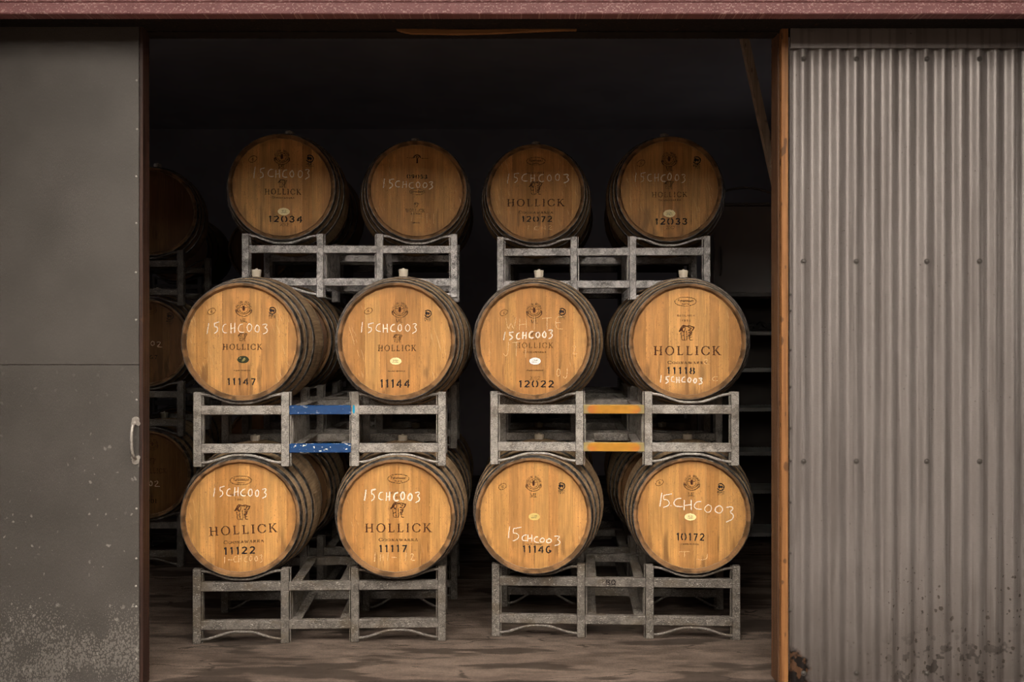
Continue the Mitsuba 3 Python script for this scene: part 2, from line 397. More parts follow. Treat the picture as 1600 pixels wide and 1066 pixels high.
def stencil_glyph(c):
    w = 0.16
    b = lambda *pp: unary_union([stroke(q, w) for q in pp])
    if c == '0':
        g = unary_union([stroke(arc(0.36, 0.5, 0.32, 0.46, 112, 248, 12), w), stroke(arc(0.36, 0.5, 0.32, 0.46, -68, 68, 12), w)])
        return g, 0.74
    if c == '1':
        return b([(0.10, 0.80), (0.27, 0.95), (0.27, 0.0)]), 0.42
    if c == '2':
        return b(arc(0.31, 0.70, 0.24, 0.24, 160, -30, 10) + [(0.08, 0.09), (0.60, 0.09)]), 0.64
    if c == '3':
        return b(arc(0.28, 0.74, 0.22, 0.20, 165, -80, 10) + arc(0.28, 0.28, 0.25, 0.22, 80, -165, 10)), 0.60
    if c == '4':
        return b([(0.36, 0.80), (0.08, 0.30), (0.34, 0.30)], [(0.50, 0.98), (0.50, 0.0)], [(0.5, 0.30), (0.66, 0.30)]), 0.72
    if c == '5':
        return b([(0.52, 0.92), (0.16, 0.92), (0.14, 0.56)] + arc(0.28, 0.32, 0.24, 0.26, 120, -150, 10)), 0.60
    if c == '6':
        return b(arc(0.33, 0.48, 0.28, 0.44, 60, 330, 14), [(0.34, 0.36), (0.60, 0.36), (0.60, 0.14)]), 0.70
    if c == '7':
        return b([(0.06, 0.91), (0.54, 0.91), (0.22, 0.0)]), 0.62
    if c == '8':
        return unary_union([b(arc(0.32, 0.73, 0.21, 0.20, 105, 255, 8)), b(arc(0.32, 0.73, 0.21, 0.20, -75, 75, 8)), b(arc(0.32, 0.26, 0.25, 0.22, 105, 255, 8)), b(arc(0.32, 0.26, 0.25, 0.22, -75, 75, 8))]), 0.66
    if c == '9':
        return b(arc(0.30, 0.66, 0.24, 0.26, 0, 360, 14), [(0.54, 0.64), (0.48, 0.28), (0.16, 0.06)]), 0.62
    if c == 'B':
        return unary_union([sbox(0, 0, 0.16, 1), b([(0.22, 0.9), (0.42, 0.9)] + arc(0.42, 0.72, 0.16, 0.18, 90, -90, 8) + [(0.22, 0.54)]), b([(0.22, 0.48), (0.44, 0.48)] + arc(0.44, 0.29, 0.18, 0.19, 90, -90, 8) + [(0.22, 0.10)])]), 0.76
    if c == 'Q':
        return unary_union([ring(0.42, 0.5, 0.42, 0.5, 0.17, 0.15), stroke([(0.5, 0.3), (0.82, -0.05)], 0.15)]), 0.9
    return Polygon(), 0.4


def word(text, glyph, gap):
    x, parts = 0.0, []
    for c in text:
        g, w = glyph(c)
        parts.append(affinity.translate(g, x, 0))
        x += w + gap
    return unary_union(parts), x - gap


def fit(shape, x0, x1, y0, y1):
    """Scale an outline into a rectangle."""
    a, b, c, d = shape.bounds
    s = affinity.translate(shape, -a, -b)
    return affinity.translate(affinity.scale(s, (x1 - x0) / (c - a), (y1 - y0) / (d - b), origin=(0, 0)), x0, y0)


def small_text(text, cx, cy, width, height, angle=0.0, bold=True):
    """Tiny sans lettering as a flat plate mesh in the head plane."""
    m = meshkit.text_mesh(text, 1.0, depth=0.5, bold=bold)
    lo, hi = m.bounds
    m.apply_translation([-(lo[0] + hi[0]) / 2, -(lo[1] + hi[1]) / 2, 0])
    m.apply_scale([width / (hi[0] - lo[0]), height / (hi[1] - lo[1]), 0.0008])
    ca, sa = math.cos(math.radians(angle)), math.sin(math.radians(angle))
    m.apply_transform([[ca, -sa, 0, cx], [0, 0, -1, 0], [sa, ca, 0, cy], [0, 0, 0, 1]])
    return m


# handwriting: strokes in a box 0.6 wide and 1 high
CHALK = {
    '1': [[(0.34, 1.0), (0.26, 0.5), (0.20, -0.05)]],
    '5': [[(0.16, 0.92), (0.12, 0.52), (0.34, 0.56), (0.50, 0.34), (0.42, 0.08), (0.14, -0.08)], [(0.14, 0.92), (0.62, 1.04)]],
    'C': [[(0.52, 0.86), (0.26, 0.80), (0.08, 0.48), (0.12, 0.16), (0.36, 0.04), (0.58, 0.08)]],
    'H': [[(0.12, 0.88), (0.10, 0.02)], [(0.50, 0.90), (0.50, 0.04)], [(0.10, 0.42), (0.52, 0.48)]],
    '0': [[(0.34, 0.84), (0.12, 0.66), (0.08, 0.30), (0.28, 0.06), (0.50, 0.20), (0.56, 0.56), (0.44, 0.80), (0.28, 0.82)]],
    '3': [[(0.12, 0.88), (0.42, 0.96), (0.54, 0.78), (0.28, 0.54), (0.54, 0.38), (0.50, 0.08), (0.12, -0.10)]],
    '2': [[(0.10, 0.76), (0.30, 0.94), (0.50, 0.76), (0.30, 0.36), (0.06, 0.06), (0.60, 0.06)]],
    '.': [[(0.25, 0.04), (0.30, 0.0)]],
    'W': [[(0.02, 0.95), (0.18, 0.0), (0.34, 0.7), (0.52, 0.0), (0.66, 1.0)]],
    'I': [[(0.3, 1.0), (0.28, 0.0)]],
    'T': [[(0.0, 0.95), (0.6, 1.0)], [(0.32, 0.98), (0.30, 0.0)]],
    'E': [[(0.52, 1.0), (0.12, 0.96), (0.10, 0.05), (0.55, 0.02)], [(0.12, 0.5), (0.44, 0.52)]],
    '-': [[(0.0, 0.5), (0.6, 0.46)]], 'J': [[(0.5, 1.0), (0.46, 0.2), (0.2, 0.0), (0.02, 0.2)]]}


def smooth_line(pts, n=5):
    p = np.asarray(pts, float)
    if len(p) < 3:
        return p
    for _ in range(2):
        q = [p[0]]
        for a, b in zip(p[:-1], p[1:]):
            q += [0.75 * a + 0.25 * b, 0.25 * a + 0.75 * b]
        q.append(p[-1])
        p = np.array(q)
    return p


def chalk_mark(cells, w, r):
    """cells: (char, x, y, width, height), x y the lower left corner in metres."""
    out = []
    for c, x, y, cw, ch in cells:
        for s in CHALK[c]:
            pts = [(x + cw * (px / 0.6) + r.uniform(-1, 1) * 0.0012, y + ch * py + r.uniform(-1, 1) * 0.0015) for px, py in s]
            pts = smooth_line(pts)
            ls = LineString(pts)
            out.append(ls.buffer(w * r.uniform(0.42, 0.58), cap_style=1, quad_segs=2))
    return unary_union(out).simplify(0.0002)


# ------------------------------------------------------------------ barrel building blocks (axis along +y, front rim in y = 0)
RR, RB, LEN, NST = 0.291, 0.349, 0.93, 28


def rad(t, r=RR, b=RB):
    u = abs(1 - t / (LEN / 2))
    return b - (b - r) * u ** 1.7


TS = [0.0, 0.0205, 0.08, 0.16, 0.26, 0.36, 0.465, 0.57, 0.67, 0.77, 0.85, 0.91, 0.93]


def stave_mesh(k):
    h = math.pi / NST
    hh = h - 0.0006
    v, uv = [], []
    for t in TS:
        r = rad(t)
        e = min(t, LEN - t)
        thick = 0.011 + (0.0255 - 0.011) * min(1, e / 0.020)
        for a, rr in ((-hh, r - 0.0006), (0, r), (hh, r - 0.0006), (hh, r - thick), (-hh, r - thick)):
            v.append((rr * math.sin(a), t, rr * math.cos(a)))
            uv.append((4 * k + 2 + a * r, t))
    f = []
    n = 5
    for i in range(len(TS) - 1):
        for j in range(n):
            m = (j + 1) % n
            f += [[i * n + j, i * n + m, (i + 1) * n + m], [i * n + j, (i + 1) * n + m, (i + 1) * n + j]]
    l = (len(TS) - 1) * n
    f += [[0, 2, 1], [0, 3, 2], [0, 4, 3], [l, l + 1, l + 2], [l, l + 2, l + 3], [l, l + 3, l + 4]]
    m = trimesh.Trimesh(np.array(v), np.array(f), process=False)
    if m.volume < 0:
        f = [x[::-1] for x in f]
    return np.array(v), np.array(f), np.array(uv)


STAVES = []
for k in range(8):
    v, f, uv = stave_mesh(k)
    STAVES.append(mikit.ply((v, f), 'stave_oak', smooth=False, uv=uv))


def shell_mesh():
    v, f, uv = [], [], []
    for k in range(NST):
        a = stave_mesh(k % 8)
        c, s = math.cos(2 * math.pi * k / NST), math.sin(2 * math.pi * k / NST)
        p = a[0].copy()
        p = np.stack([p[:, 0] * c + p[:, 2] * s, p[:, 1], -p[:, 0] * s + p[:, 2] * c], 1)
        f.append(a[1] + sum(len(q) for q in v))
        v.append(p)
        uv.append(a[2])
    return np.vstack(v), np.vstack(f), np.vstack(uv)


sv, sf, suv = shell_mesh()
SHELL = mikit.ply((sv, sf), 'stave_oak', smooth=False, uv=suv)


def hoop_mesh(t0, t1):
    th = 0.0022
    ts = [t0, (t0 + t1) / 2, t1]
    prof = [(rad(t) + th, t) for t in ts] + [(rad(t) - 0.002, t) for t in reversed(ts)]
    return lathe_y(prof, 72)


HOOPS = [mikit.ply(hoop_mesh(a, b), 'hoop_metal', smooth=35) for a, b in
         ((0.002, 0.042), (0.095, 0.125), (0.215, 0.25), (LEN - 0.25, LEN - 0.215), (LEN - 0.125, LEN - 0.095), (LEN - 0.042, LEN - 0.002))]

bp = [(0.001, -0.03), (0.019, -0.03), (0.0225, 0.0), (0.0265, 0.036), (0.0245, 0.0395), (0.008, 0.040), (0.006, 0.046), (0.001, 0.047)]
bm = trimesh.creation.revolve(np.array(bp), sections=24)
BUNG = mikit.ply(bm, 'silicone', smooth=40)

HEAD_R, HEAD_Y = 0.2735, 0.0225


def board_plies(number, seed, count):
    r = random.Random(seed)
    w = [r.uniform(0.75, 1.3) for _ in range(count)]
    s = 2 * HEAD_R / sum(w)
    x, out = -HEAD_R, []
    disc = Point(0, 0).buffer(HEAD_R, quad_segs=24)
    for i, ww in enumerate(w):
        g = disc.intersection(sbox(x + 0.0002, -1, x + ww * s - 0.0002, 1))
        x += ww * s
        m = plate(g, 0.022)
        m.apply_translation([0, HEAD_Y + 0.022 + r.uniform(-0.0004, 0.0004), 0])
        vv, ff = np.array(m.vertices), np.array(m.faces)
        uv = np.stack([4 * i + 2 + vv[:, 0], 4 * number + 2 + vv[:, 2]], 1)
        out.append(mikit.ply((vv, ff), 'head_oak', smooth=False, uv=uv))
    return out


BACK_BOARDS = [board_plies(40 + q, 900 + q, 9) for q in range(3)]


def barrel(name, x, y, z, yaw=0.0, size=1.0, roll=0.0, staves=True, boards=None, bung_sink=0.0, bung_roll=0.0):
    """The front rim's centre stands at (x, y, z); yaw in degrees turns the far end to the right."""
    M = T().translate([x, y, z]).rotate([0, 0, 1], -yaw) @ T().scale([size, 1, size])
    k, i = name, 0
    while k in labels:
        i += 1
        k = f'{name}_{i:03d}'
    labels[k] = {}
    r = random.Random(hash_name(k))
    off = r.uniform(0, 360)
    if staves:
        for s in range(NST):
            add(k + '__stave', STAVES[r.randrange(8)], M @ T().rotate([0, 1, 0], off + 360.0 * s / NST))
    else:
        add(k + '__stave_body', SHELL, M @ T().rotate([0, 1, 0], off))
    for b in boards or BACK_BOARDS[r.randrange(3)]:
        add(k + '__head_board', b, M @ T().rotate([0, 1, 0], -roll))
    for h in HOOPS:
        add(k + '__hoop', h, M)
    add(k + '__bung', BUNG, M @ T().rotate([0, 1, 0], bung_roll) @ T().translate([0, LEN / 2, RB - bung_sink]))
    return k, M @ T().translate([0, HEAD_Y - 0.0006, 0]) @ T().rotate([0, 1, 0], -roll)


def hash_name(s):
    h = 7
    for c in s:
        h = (h * 131 + ord(c)) & 0xFFFFFFF
    return h


# ------------------------------------------------------------------ the setting
WY = 4.88      # face of the front wall


def struct(key, mesh, mat, label=None, smooth=False):
    add(key, mikit.ply(mesh, mat, smooth=smooth))
    labels[key] = {'kind': 'structure', **({'label': label} if label else {})}


gx = np.linspace(-9, 9, 2)
struct('floor', box(-6.2, 4.2, 4.95, 13.2, -0.2, 0.0), 'concrete_floor', 'brown stained concrete floor inside the shed')
struct('ground', box(-30, 30, -40, 4.95, -0.25, -0.004), 'concrete_floor', 'brown concrete apron in front of the shed door')
struct('wall_back', box(-6.2, 4.2, 13.0, 13.2, 0, 4.2), 'shed_lining', 'dark back wall of the shed')
struct('wall_left', box(-6.3, -6.1, 4.95, 13.2, 0, 4.2), 'shed_lining', 'dark left wall of the shed')
struct('wall_right', box(3.4, 3.6, 4.98, 13.2, 0, 4.2), 'shed_lining', 'dark right wall of the shed')
labels['fill_panel_1'] = {'kind': 'structure', 'label': 'added glowing panel on the right wall, unseen, lifts the dark back of the shed'}  # added emitter out of view, lifts the dark background
scene['fill_panel_1'] = {**mikit.ply(trimesh.Trimesh([(3.39, 9.9, 1.9), (3.39, 11.1, 1.9), (3.39, 11.1, 2.8), (3.39, 9.9, 2.8)], [(0, 2, 1), (0, 3, 2)], process=False), 'shelf_metal'),
                     'emitter': {'type': 'area', 'radiance': {'type': 'rgb', 'value': [0.0055, 0.0051, 0.0054]}}}
labels['fill_panel_2'] = {'kind': 'structure', 'label': 'added glowing panel on the left wall, unseen, brightens the shelving corner'}  # second added emitter, hidden from the camera, fills the right hand corner
scene['fill_panel_2'] = {**mikit.ply(trimesh.Trimesh([(-6.09, 5.4, 2.3), (-6.09, 6.6, 2.3), (-6.09, 6.6, 3.1), (-6.09, 5.4, 3.1)], [(0, 1, 2), (0, 2, 3)], process=False), 'shelf_metal'),
                     'emitter': {'type': 'area', 'radiance': {'type': 'rgb', 'value': [0.0200, 0.0186, 0.0192]}}}
struct('ceiling', box(-6.3, 4.3, 4.9, 13.2, 4.0, 4.15), 'shed_lining', 'dark roof lining of the shed')
# front wall behind the two door leaves, and above the opening
struct('wall_front', cat([box(-7, -1.66, 4.96, 5.06, 0, 4.2), box(1.26, 7, 5.02, 5.12, 0, 4.2), box(-1.66, 1.26, 4.98, 5.08, 2.87, 4.2)]), 'shed_lining', 'dark timber framing of the front wall round the doorway')

# unseen light blockers, added: awning, side wings, yard walls, opposite wall
struct('added_awning', box(-7, 7, 3.60, 4.66, 3.42, 3.48), 'blocker_board', 'added awning over the doorway, out of view, shades it from above')
struct('added_wing_left', box(-2.42, -2.27, 2.6, 4.82, 0, 3.42), 'blocker_board', 'added side wall left of the grey door, unseen, darkens that edge')
struct('added_wing_right', box(2.27, 2.42, 2.6, 4.84, 0, 3.42), 'blocker_board', 'added side wall right of the corrugated iron, unseen, darkens that edge')
struct('added_yard_wall_left', box(-4.4, -4.2, -6.2, 2.6, 0, 6.4), 'blocker_board', 'added tall wall left of the yard, unseen, narrows the sky light')
struct('added_yard_wall_right', box(4.2, 4.4, -6.2, 2.6, 0, 6.4), 'blocker_board', 'added tall wall right of the yard, unseen, narrows the sky light')
struct('added_wall_opposite', box(-16, 16, -6.4, -6.2, 0, 4.5), 'blocker_board', 'added wall across the yard, unseen, blocks low sky light')

# corrugated sheets right of the doorway
PITCH = 0.0762


def corrugated_mesh(x0, x1, z0, z1, y, amp=0.0085, phase=0.0):
    xs = np.arange(x0, x1 + 1e-6, PITCH / 14)
    yy = y - amp * np.cos((xs - 1.262) * 2 * math.pi / PITCH + phase)
    zs = np.linspace(z0, z1, 6)
    v, f = [], []
    for z in zs:
        v += [(a, b, z) for a, b in zip(xs, yy)]
    n = len(xs)
    for i in range(len(zs) - 1):
        for j in range(n - 1):
            f += [[i * n + j, i * n + j + 1, (i + 1) * n + j + 1], [i * n + j, (i + 1) * n + j + 1, (i + 1) * n + j]]
    front = trimesh.Trimesh(v, f, process=False)
    back = front.copy()
    back.apply_translation([0, 0.0012, 0])
    back.invert()
    return cat([front, back])


labels['wall_right_front'] = {'kind': 'structure', 'label': 'corrugated iron cladding right of the doorway, dented at its rusted foot'}
cx0 = 1.204
edges = [cx0, 2.046, 2.046 + 0.762, 2.046 + 1.524, 2.046 + 2.286]
for i in range(4):
    add('wall_right_front__corrugated_sheet', mikit.ply(corrugated_mesh(edges[i], edges[i + 1] + 0.02, -0.0, 3.05, WY + 0.004 * (i % 2)), 'corrugated_metal', smooth=True))
add('wall_right_front__top_flashing', mikit.ply(box(cx0, 4.5, WY - 0.016, WY - 0.012, 2.765, 3.0), 'corrugated_metal'))
dome = trimesh.creation.icosphere(subdivisions=2, radius=0.0085)
dome.apply_scale([1, 0.6, 1])
washer = trimesh.creation.cylinder(radius=0.0115, height=0.003, sections=16)
washer.apply_transform(trimesh.transformations.rotation_matrix(math.pi / 2, [1, 0, 0]))
SCREW = mikit.ply(cat([dome, washer]), 'screw_metal', smooth=40)
for zz in (2.72, 1.843, 0.977, 0.06):
    n = 0
    for k in (0, 3, 7, 10, 14, 17, 21):
        xx = 1.262 + PITCH * k
        add('wall_right_front__screw', SCREW, T().translate([xx, WY - 0.0105, zz]))
NAIL = mikit.ply(trimesh.creation.icosphere(subdivisions=1, radius=0.005), 'screw_metal', smooth=True)
for zz in (1.70, 1.63, 1.46, 1.30, 1.12, 0.98, 0.80, 0.58, 0.33):
    add('wall_right_front__nail', NAIL, T().translate([1.207, WY - 0.006, zz]))

# right jamb: orange board with a darker board behind it
labels['trim_1'] = {'kind': 'structure', 'label': 'orange timber door post between the opening and the corrugated iron'}
add('trim_1__front_board', mikit.ply(box(1.166, 1.196, WY - 0.012, WY + 0.03, 0.0, 2.86, 0.003), 'jamb_timber'))
add('trim_1__side_board', mikit.ply(box(1.160, 1.185, WY + 0.032, WY + 0.155, 0.0, 2.87, 0.003), 'jamb_side_timber'))

# fascia beam across the top, with the dark soffit behind it
labels['trim_2'] = {'kind': 'structure', 'label': 'weathered red beam across the top of the doorway'}
add('trim_2__beam', mikit.ply(box(-7, 7, 4.585, 4.66, 2.830, 3.42, 0.004), 'fascia_red'))
for zz in (2.878, 2.893):
    add('trim_2__moulding', mikit.ply(box(-7, 7, 4.578, 4.59, zz, zz + 0.006, 0.002), 'fascia_red'))
add('trim_2__soffit', mikit.ply(box(-7, 7, 4.66, 5.0, 2.85, 2.88), 'black_timber'))
struct('trim_3', box(-1.72, 1.22, 4.90, 5.0, 2.842, 2.90, 0.003), 'black_timber', 'dark timber lintel under the red beam')
xs = np.linspace(-0.50, 0.28, 24)
zb = 2.846 + 0.002 * np.sin(xs * 9)
v, f = [], []
for a, b in zip(xs, zb):
    e = min(1, (a - xs[0]) / 0.05, (xs[-1] - a) / 0.5)
    v += [(a, 4.872, b - 0.014 * e), (a, 4.872, b + 0.004), (a, 4.902, b + 0.004), (a, 4.902, b - 0.014 * e)]
for i in range(len(xs) - 1):
    for j in range(4):
        q = (j + 1) % 4
        f += [[i * 4 + j, i * 4 + q, (i + 1) * 4 + q], [i * 4 + j, (i + 1) * 4 + q, (i + 1) * 4 + j]]
f += [[0, 2, 1], [0, 3, 2], [len(v) - 4, len(v) - 3, len(v) - 2], [len(v) - 4, len(v) - 2, len(v) - 1]]
sm = trimesh.Trimesh(v, f, process=False)
sm.fix_normals()
add('trim_3__splintered_edge', mikit.ply(sm, 'raw_timber'))

# left leaf: flat steel door with a brown timber stile and a pull handle
labels['door_1'] = {'kind': 'structure', 'label': 'grey steel sliding door with worn paint near the ground'}
DY = 4.84
SE = (217 - 800) / FOCAL * DY
add('door_1__upper_panel', mikit.ply(box(-4.2, SE, DY, DY + 0.012, 1.396, 2.86, 0.002), 'door_metal'))
add('door_1__lower_panel', mikit.ply(box(-4.2, SE, DY + 0.0015, DY + 0.012, 0.012, 1.3945, 0.002), 'door_metal'))
add('door_1__stile', mikit.ply(box(SE + 0.001, SE + 0.017, DY + 0.002, DY + 0.09, 0.012, 2.86, 0.002), 'door_timber'))
add('door_1__stile', mikit.ply(box(SE - 0.09, SE + 0.004, DY + 0.014, DY + 0.088, 0.012, 2.86, 0.002), 'door_timber'))
DN = trimesh.creation.icosphere(subdivisions=1, radius=0.0052)
DN.apply_scale([1, 0.6, 1])
DNAIL = mikit.ply(DN, 'nail_metal', smooth=True)
for q in (126, 202, 276, 349, 426, 500, 625, 795, 873, 916, 948, 1030):
    add('door_1__nail', DNAIL, T().translate([SE - 0.010 + 0.003 * math.sin(q), DY - 0.001, CAM_Z + (545 - q) / FOCAL * DY]))
hx = SE - 0.014
zt, zb_ = CAM_Z + (545 - 660) / FOCAL * DY, CAM_Z + (545 - 717) / FOCAL * DY
pts = [(hx, DY - 0.004, zt), (hx - 0.002, DY - 0.030, zt - 0.012), (hx - 0.004, DY - 0.040, zt - 0.035), (hx - 0.004, DY - 0.042, (zt + zb_) / 2), (hx - 0.003, DY - 0.040, zb_ + 0.035), (hx, DY - 0.030, zb_ + 0.012), (hx + 0.001, DY - 0.004, zb_)]
grip = tube(smooth_line(pts), 0.0068, 10)
pl = []
for zc, s in ((zt + 0.004, 1), (zb_ - 0.004, -1)):
    g = unary_union([Point(hx + 0.001, zc + s * 0.004).buffer(0.0165), Point(hx - 0.010, zc - s * 0.010).buffer(0.009), Point(hx + 0.012, zc - s * 0.010).buffer(0.009)])
    g = g.buffer(0.004).buffer(-0.004)
    m = plate(g, 0.004)
    m.apply_translation([0, DY, 0])
    pl.append(m)
    for dx in (-0.010, 0.012):
        pass
labels['door_1__handle'] = {'label': 'pale cast pull handle with spade shaped ends'}
add('door_1__handle', mikit.ply(cat([grip] + pl), 'cast_steel', smooth=35))

# ------------------------------------------------------------------ barrel racks
PW, PD, FD = 0.040, 0.050, 0.66       # post width and depth, distance between the two frames
POSTS = (-0.606, -0.173, 0.173, 0.606)
RH = 0.372
post_m = cat([box(-PW / 2, PW / 2, 0, PD, 0, RH, 0.003)])
post_left = cat([post_m, box(PW / 2 + 0.004, PW / 2 + 0.0075, 0.012, PD, 0.0, RH)])
post_right = cat([post_m, box(-PW / 2 - 0.0075, -PW / 2 - 0.004, 0.012, PD, 0.0, RH)])
POST = [mikit.ply(m) for m in (post_left, post_left, post_right, post_right)]


def rail_ply(x0, x1, mat=None, z0=0.0, z1=0.045):
    m = box(x0 + PW / 2 - 0.002, x1 - PW / 2 + 0.002, 0.006, 0.046, z0, z1, 0.003)
    if mat == 'yellow_enamel':
        v, f = np.array(m.vertices), np.array(m.faces)
        uv = np.stack([v[:, 0] / 0.153, (v[:, 2] - (z0 + z1) / 2) / ((z1 - z0) / 2)], 1)
        return mikit.ply((v, f), mat, smooth=False, uv=uv)
    return mikit.ply(m, mat)


RAIL_SIDE = rail_ply(POSTS[0], POSTS[1])
RAIL_MID = rail_ply(POSTS[1], POSTS[2])
RAIL_BLUE = rail_ply(POSTS[1], POSTS[2], 'blue_enamel')
RAIL_YELLOW = rail_ply(POSTS[1], POSTS[2], 'yellow_enamel')


def rod_ply(z_end, z_mid):
    u = np.linspace(-1, 1, 21)
    w = 0.433 - PW
    x = u * (w / 2)
    s = np.clip((1 - np.abs(u)) / 0.88, 0, 1)
    z = z_end + (z_mid - z_end) * (0.5 - 0.5 * np.cos(np.pi * s))
    return mikit.ply(tube(np.stack([x, x * 0 + 0.012, z], 1), 0.0072, 8), smooth=True)


ROD_UP, ROD_UP_REAR = rod_ply(0.360, 0.318), rod_ply(0.360, 0.287)
ROD_LOW, ROD_LOW_REAR = rod_ply(0.020, 0.057), rod_ply(0.020, 0.089)
cw = 0.004
chan = cat([box(0, cw, 0, FD - PD, 0.064, 0.300), box(0, 0.050, 0, FD - PD, 0.107, 0.111), box(0, 0.050, 0, FD - PD, 0.297, 0.301)])
CHANNEL = mikit.ply(chan)


def rack(x, y, z, yaw, label, group=None, paint=None, mark=None, finish='galvanized_metal'):
    k, i = 'barrel_rack', 0
    while k in labels:
        i += 1
        k = f'barrel_rack_{i:03d}'
    labels[k] = {'label': label, 'category': 'rack', **({'group': group} if group else {})}
    M = T().translate([x, y, z]).rotate([0, 0, 1], -yaw)
    for q, dy in enumerate((0.0, FD)):
        F = M @ T().translate([0, dy, 0]) if q == 0 else M @ T().translate([0, dy + PD, 0]) @ T().scale([1, -1, 1])
        F = M @ T().translate([0, dy, 0])
        for j, px in enumerate(POSTS):
            add(k + '__post', POST[j], F @ T().translate([px, 0, 0]), finish)
        for zz in (0.068, 0.259):
            for sx in (0, 1):
                add(k + '__side_rail', RAIL_SIDE, F @ T().translate([0.779 * sx, 0, zz]), finish)
            kk = add(k + '__middle_rail', paint if (paint and q == 0) else RAIL_MID, F @ T().translate([0, 0, zz]), None if (paint and q == 0) else finish)
            if paint is RAIL_BLUE and q == 0:
                labels[kk] = {'label': 'blue painted middle rail'}
            if paint is RAIL_YELLOW and q == 0:
                labels[kk] = {'label': 'orange yellow painted middle rail with bare ends'}
        for sx in (-0.3895, 0.3895):
            add(k + '__cradle_rod', ROD_UP_REAR if q else ROD_UP, F @ T().translate([sx, 0, 0]), finish)
            add(k + '__arch_rod', ROD_LOW_REAR if q else ROD_LOW, F @ T().translate([sx, 0, 0]), finish)
    add(k + '__fork_channel', CHANNEL, M @ T().translate([POSTS[1] + PW / 2 + 0.008, PD, 0]), finish)
    add(k + '__fork_channel', CHANNEL, M @ T().translate([POSTS[2] - PW / 2 - 0.008, PD, 0]) @ T().scale([-1, 1, 1]), finish)
    if mark:
        g, w = word(mark, stencil_glyph, 0.12)
        m = plate(fit(g, -0.046, 0.004, 0.266, 0.297), 0.0006)
        kk = add(k + '__painted_letters', mikit.ply(m, 'stencil_ink'), M @ T().translate([0, 0.0062, 0]))
        labels[kk] = {'label': 'stencilled letters BQ'}
    return k, M


LX, RX = -0.957, 0.514
LYAW, RYAW = -2.6, 3.4
LY, RY = 5.60, 5.685
PZ = 0.877
rack(LX, LY, 0.0, LYAW, 'galvanised steel barrel rack on the floor under barrels 11122 and 11117', finish='dark_galvanized_metal')
kb, MB_ = rack(LX, LY + 0.01, PZ, LYAW, 'galvanised steel barrel rack with blue middle rails', paint=RAIL_BLUE)
m = plate(affinity.scale(Point(0, 0).buffer(1, quad_segs=6), 0.006, 0.022), 0.0006)
kk = add(kb + '__paint_splash', mikit.ply(m, 'cyan_enamel'), MB_ @ T().translate([POSTS[2] - 0.006, -0.0002, 0.285]))
labels[kk] = {'label': 'cyan paint splash on the post'}
rack(RX + 0.008, RY, 0.0, RYAW, 'galvanised steel barrel rack on the floor stencilled BQ', mark='BQ', finish='dark_galvanized_metal')
rack(RX, RY - 0.01, PZ, RYAW, 'galvanised steel barrel rack with yellow middle rails', paint=RAIL_YELLOW)

P2 = 0.96
LEV2 = (0.0, 0.882, 1.764)
names = ('on the floor', 'on the middle level', 'on the top level')
for s, (rx, ry, yaw, who) in enumerate(((-0.946, LY + P2, -1.5, 'left'), (0.537, RY + 0.93, 2.5, 'right'))):
    for l in range(3):
        what = {0: f'galvanised rack on the floor behind the front {who} stack',
                1: f'galvanised rack behind the front {who} stack, second from the floor',
                2: 'bright galvanised rack under the two top barrels on the door side' if s == 0 else 'bright galvanised rack under the two top barrels on the orange post side'}[l]
        rack(rx, ry, LEV2[l] - (0.01 if s else 0), yaw, what, finish=('dark_galvanized_metal', 'galvanized_metal', 'bright_galvanized_metal')[l])
for s, (rx, ry, yaw, who) in enumerate(((-0.99, LY + 2 * P2, -2.0, 'left'), (0.60, RY + 1.885, 2.5, 'right'))):
    for l in range(3):
        rack(rx, ry, LEV2[l], yaw, f'dim galvanised rack in the third row of the {who} stack, ' + names[l], finish='dark_galvanized_metal')
# the stack behind the left door leaf and one further back
SLX, SLY = -2.436 - 0.3895, 7.53
for l in range(3):
    rack(SLX, SLY, l * 0.877, 0.0, 'dim rack behind the grey door edge at left, ' + names[l], finish='dark_galvanized_metal')
FLX, FLY = -2.70, 10.35
for l in range(3):
    rack(FLX, FLY, l * 0.877, 0.0, 'far dark rack by the back wall at left, ' + names[l], finish='dark_galvanized_metal')


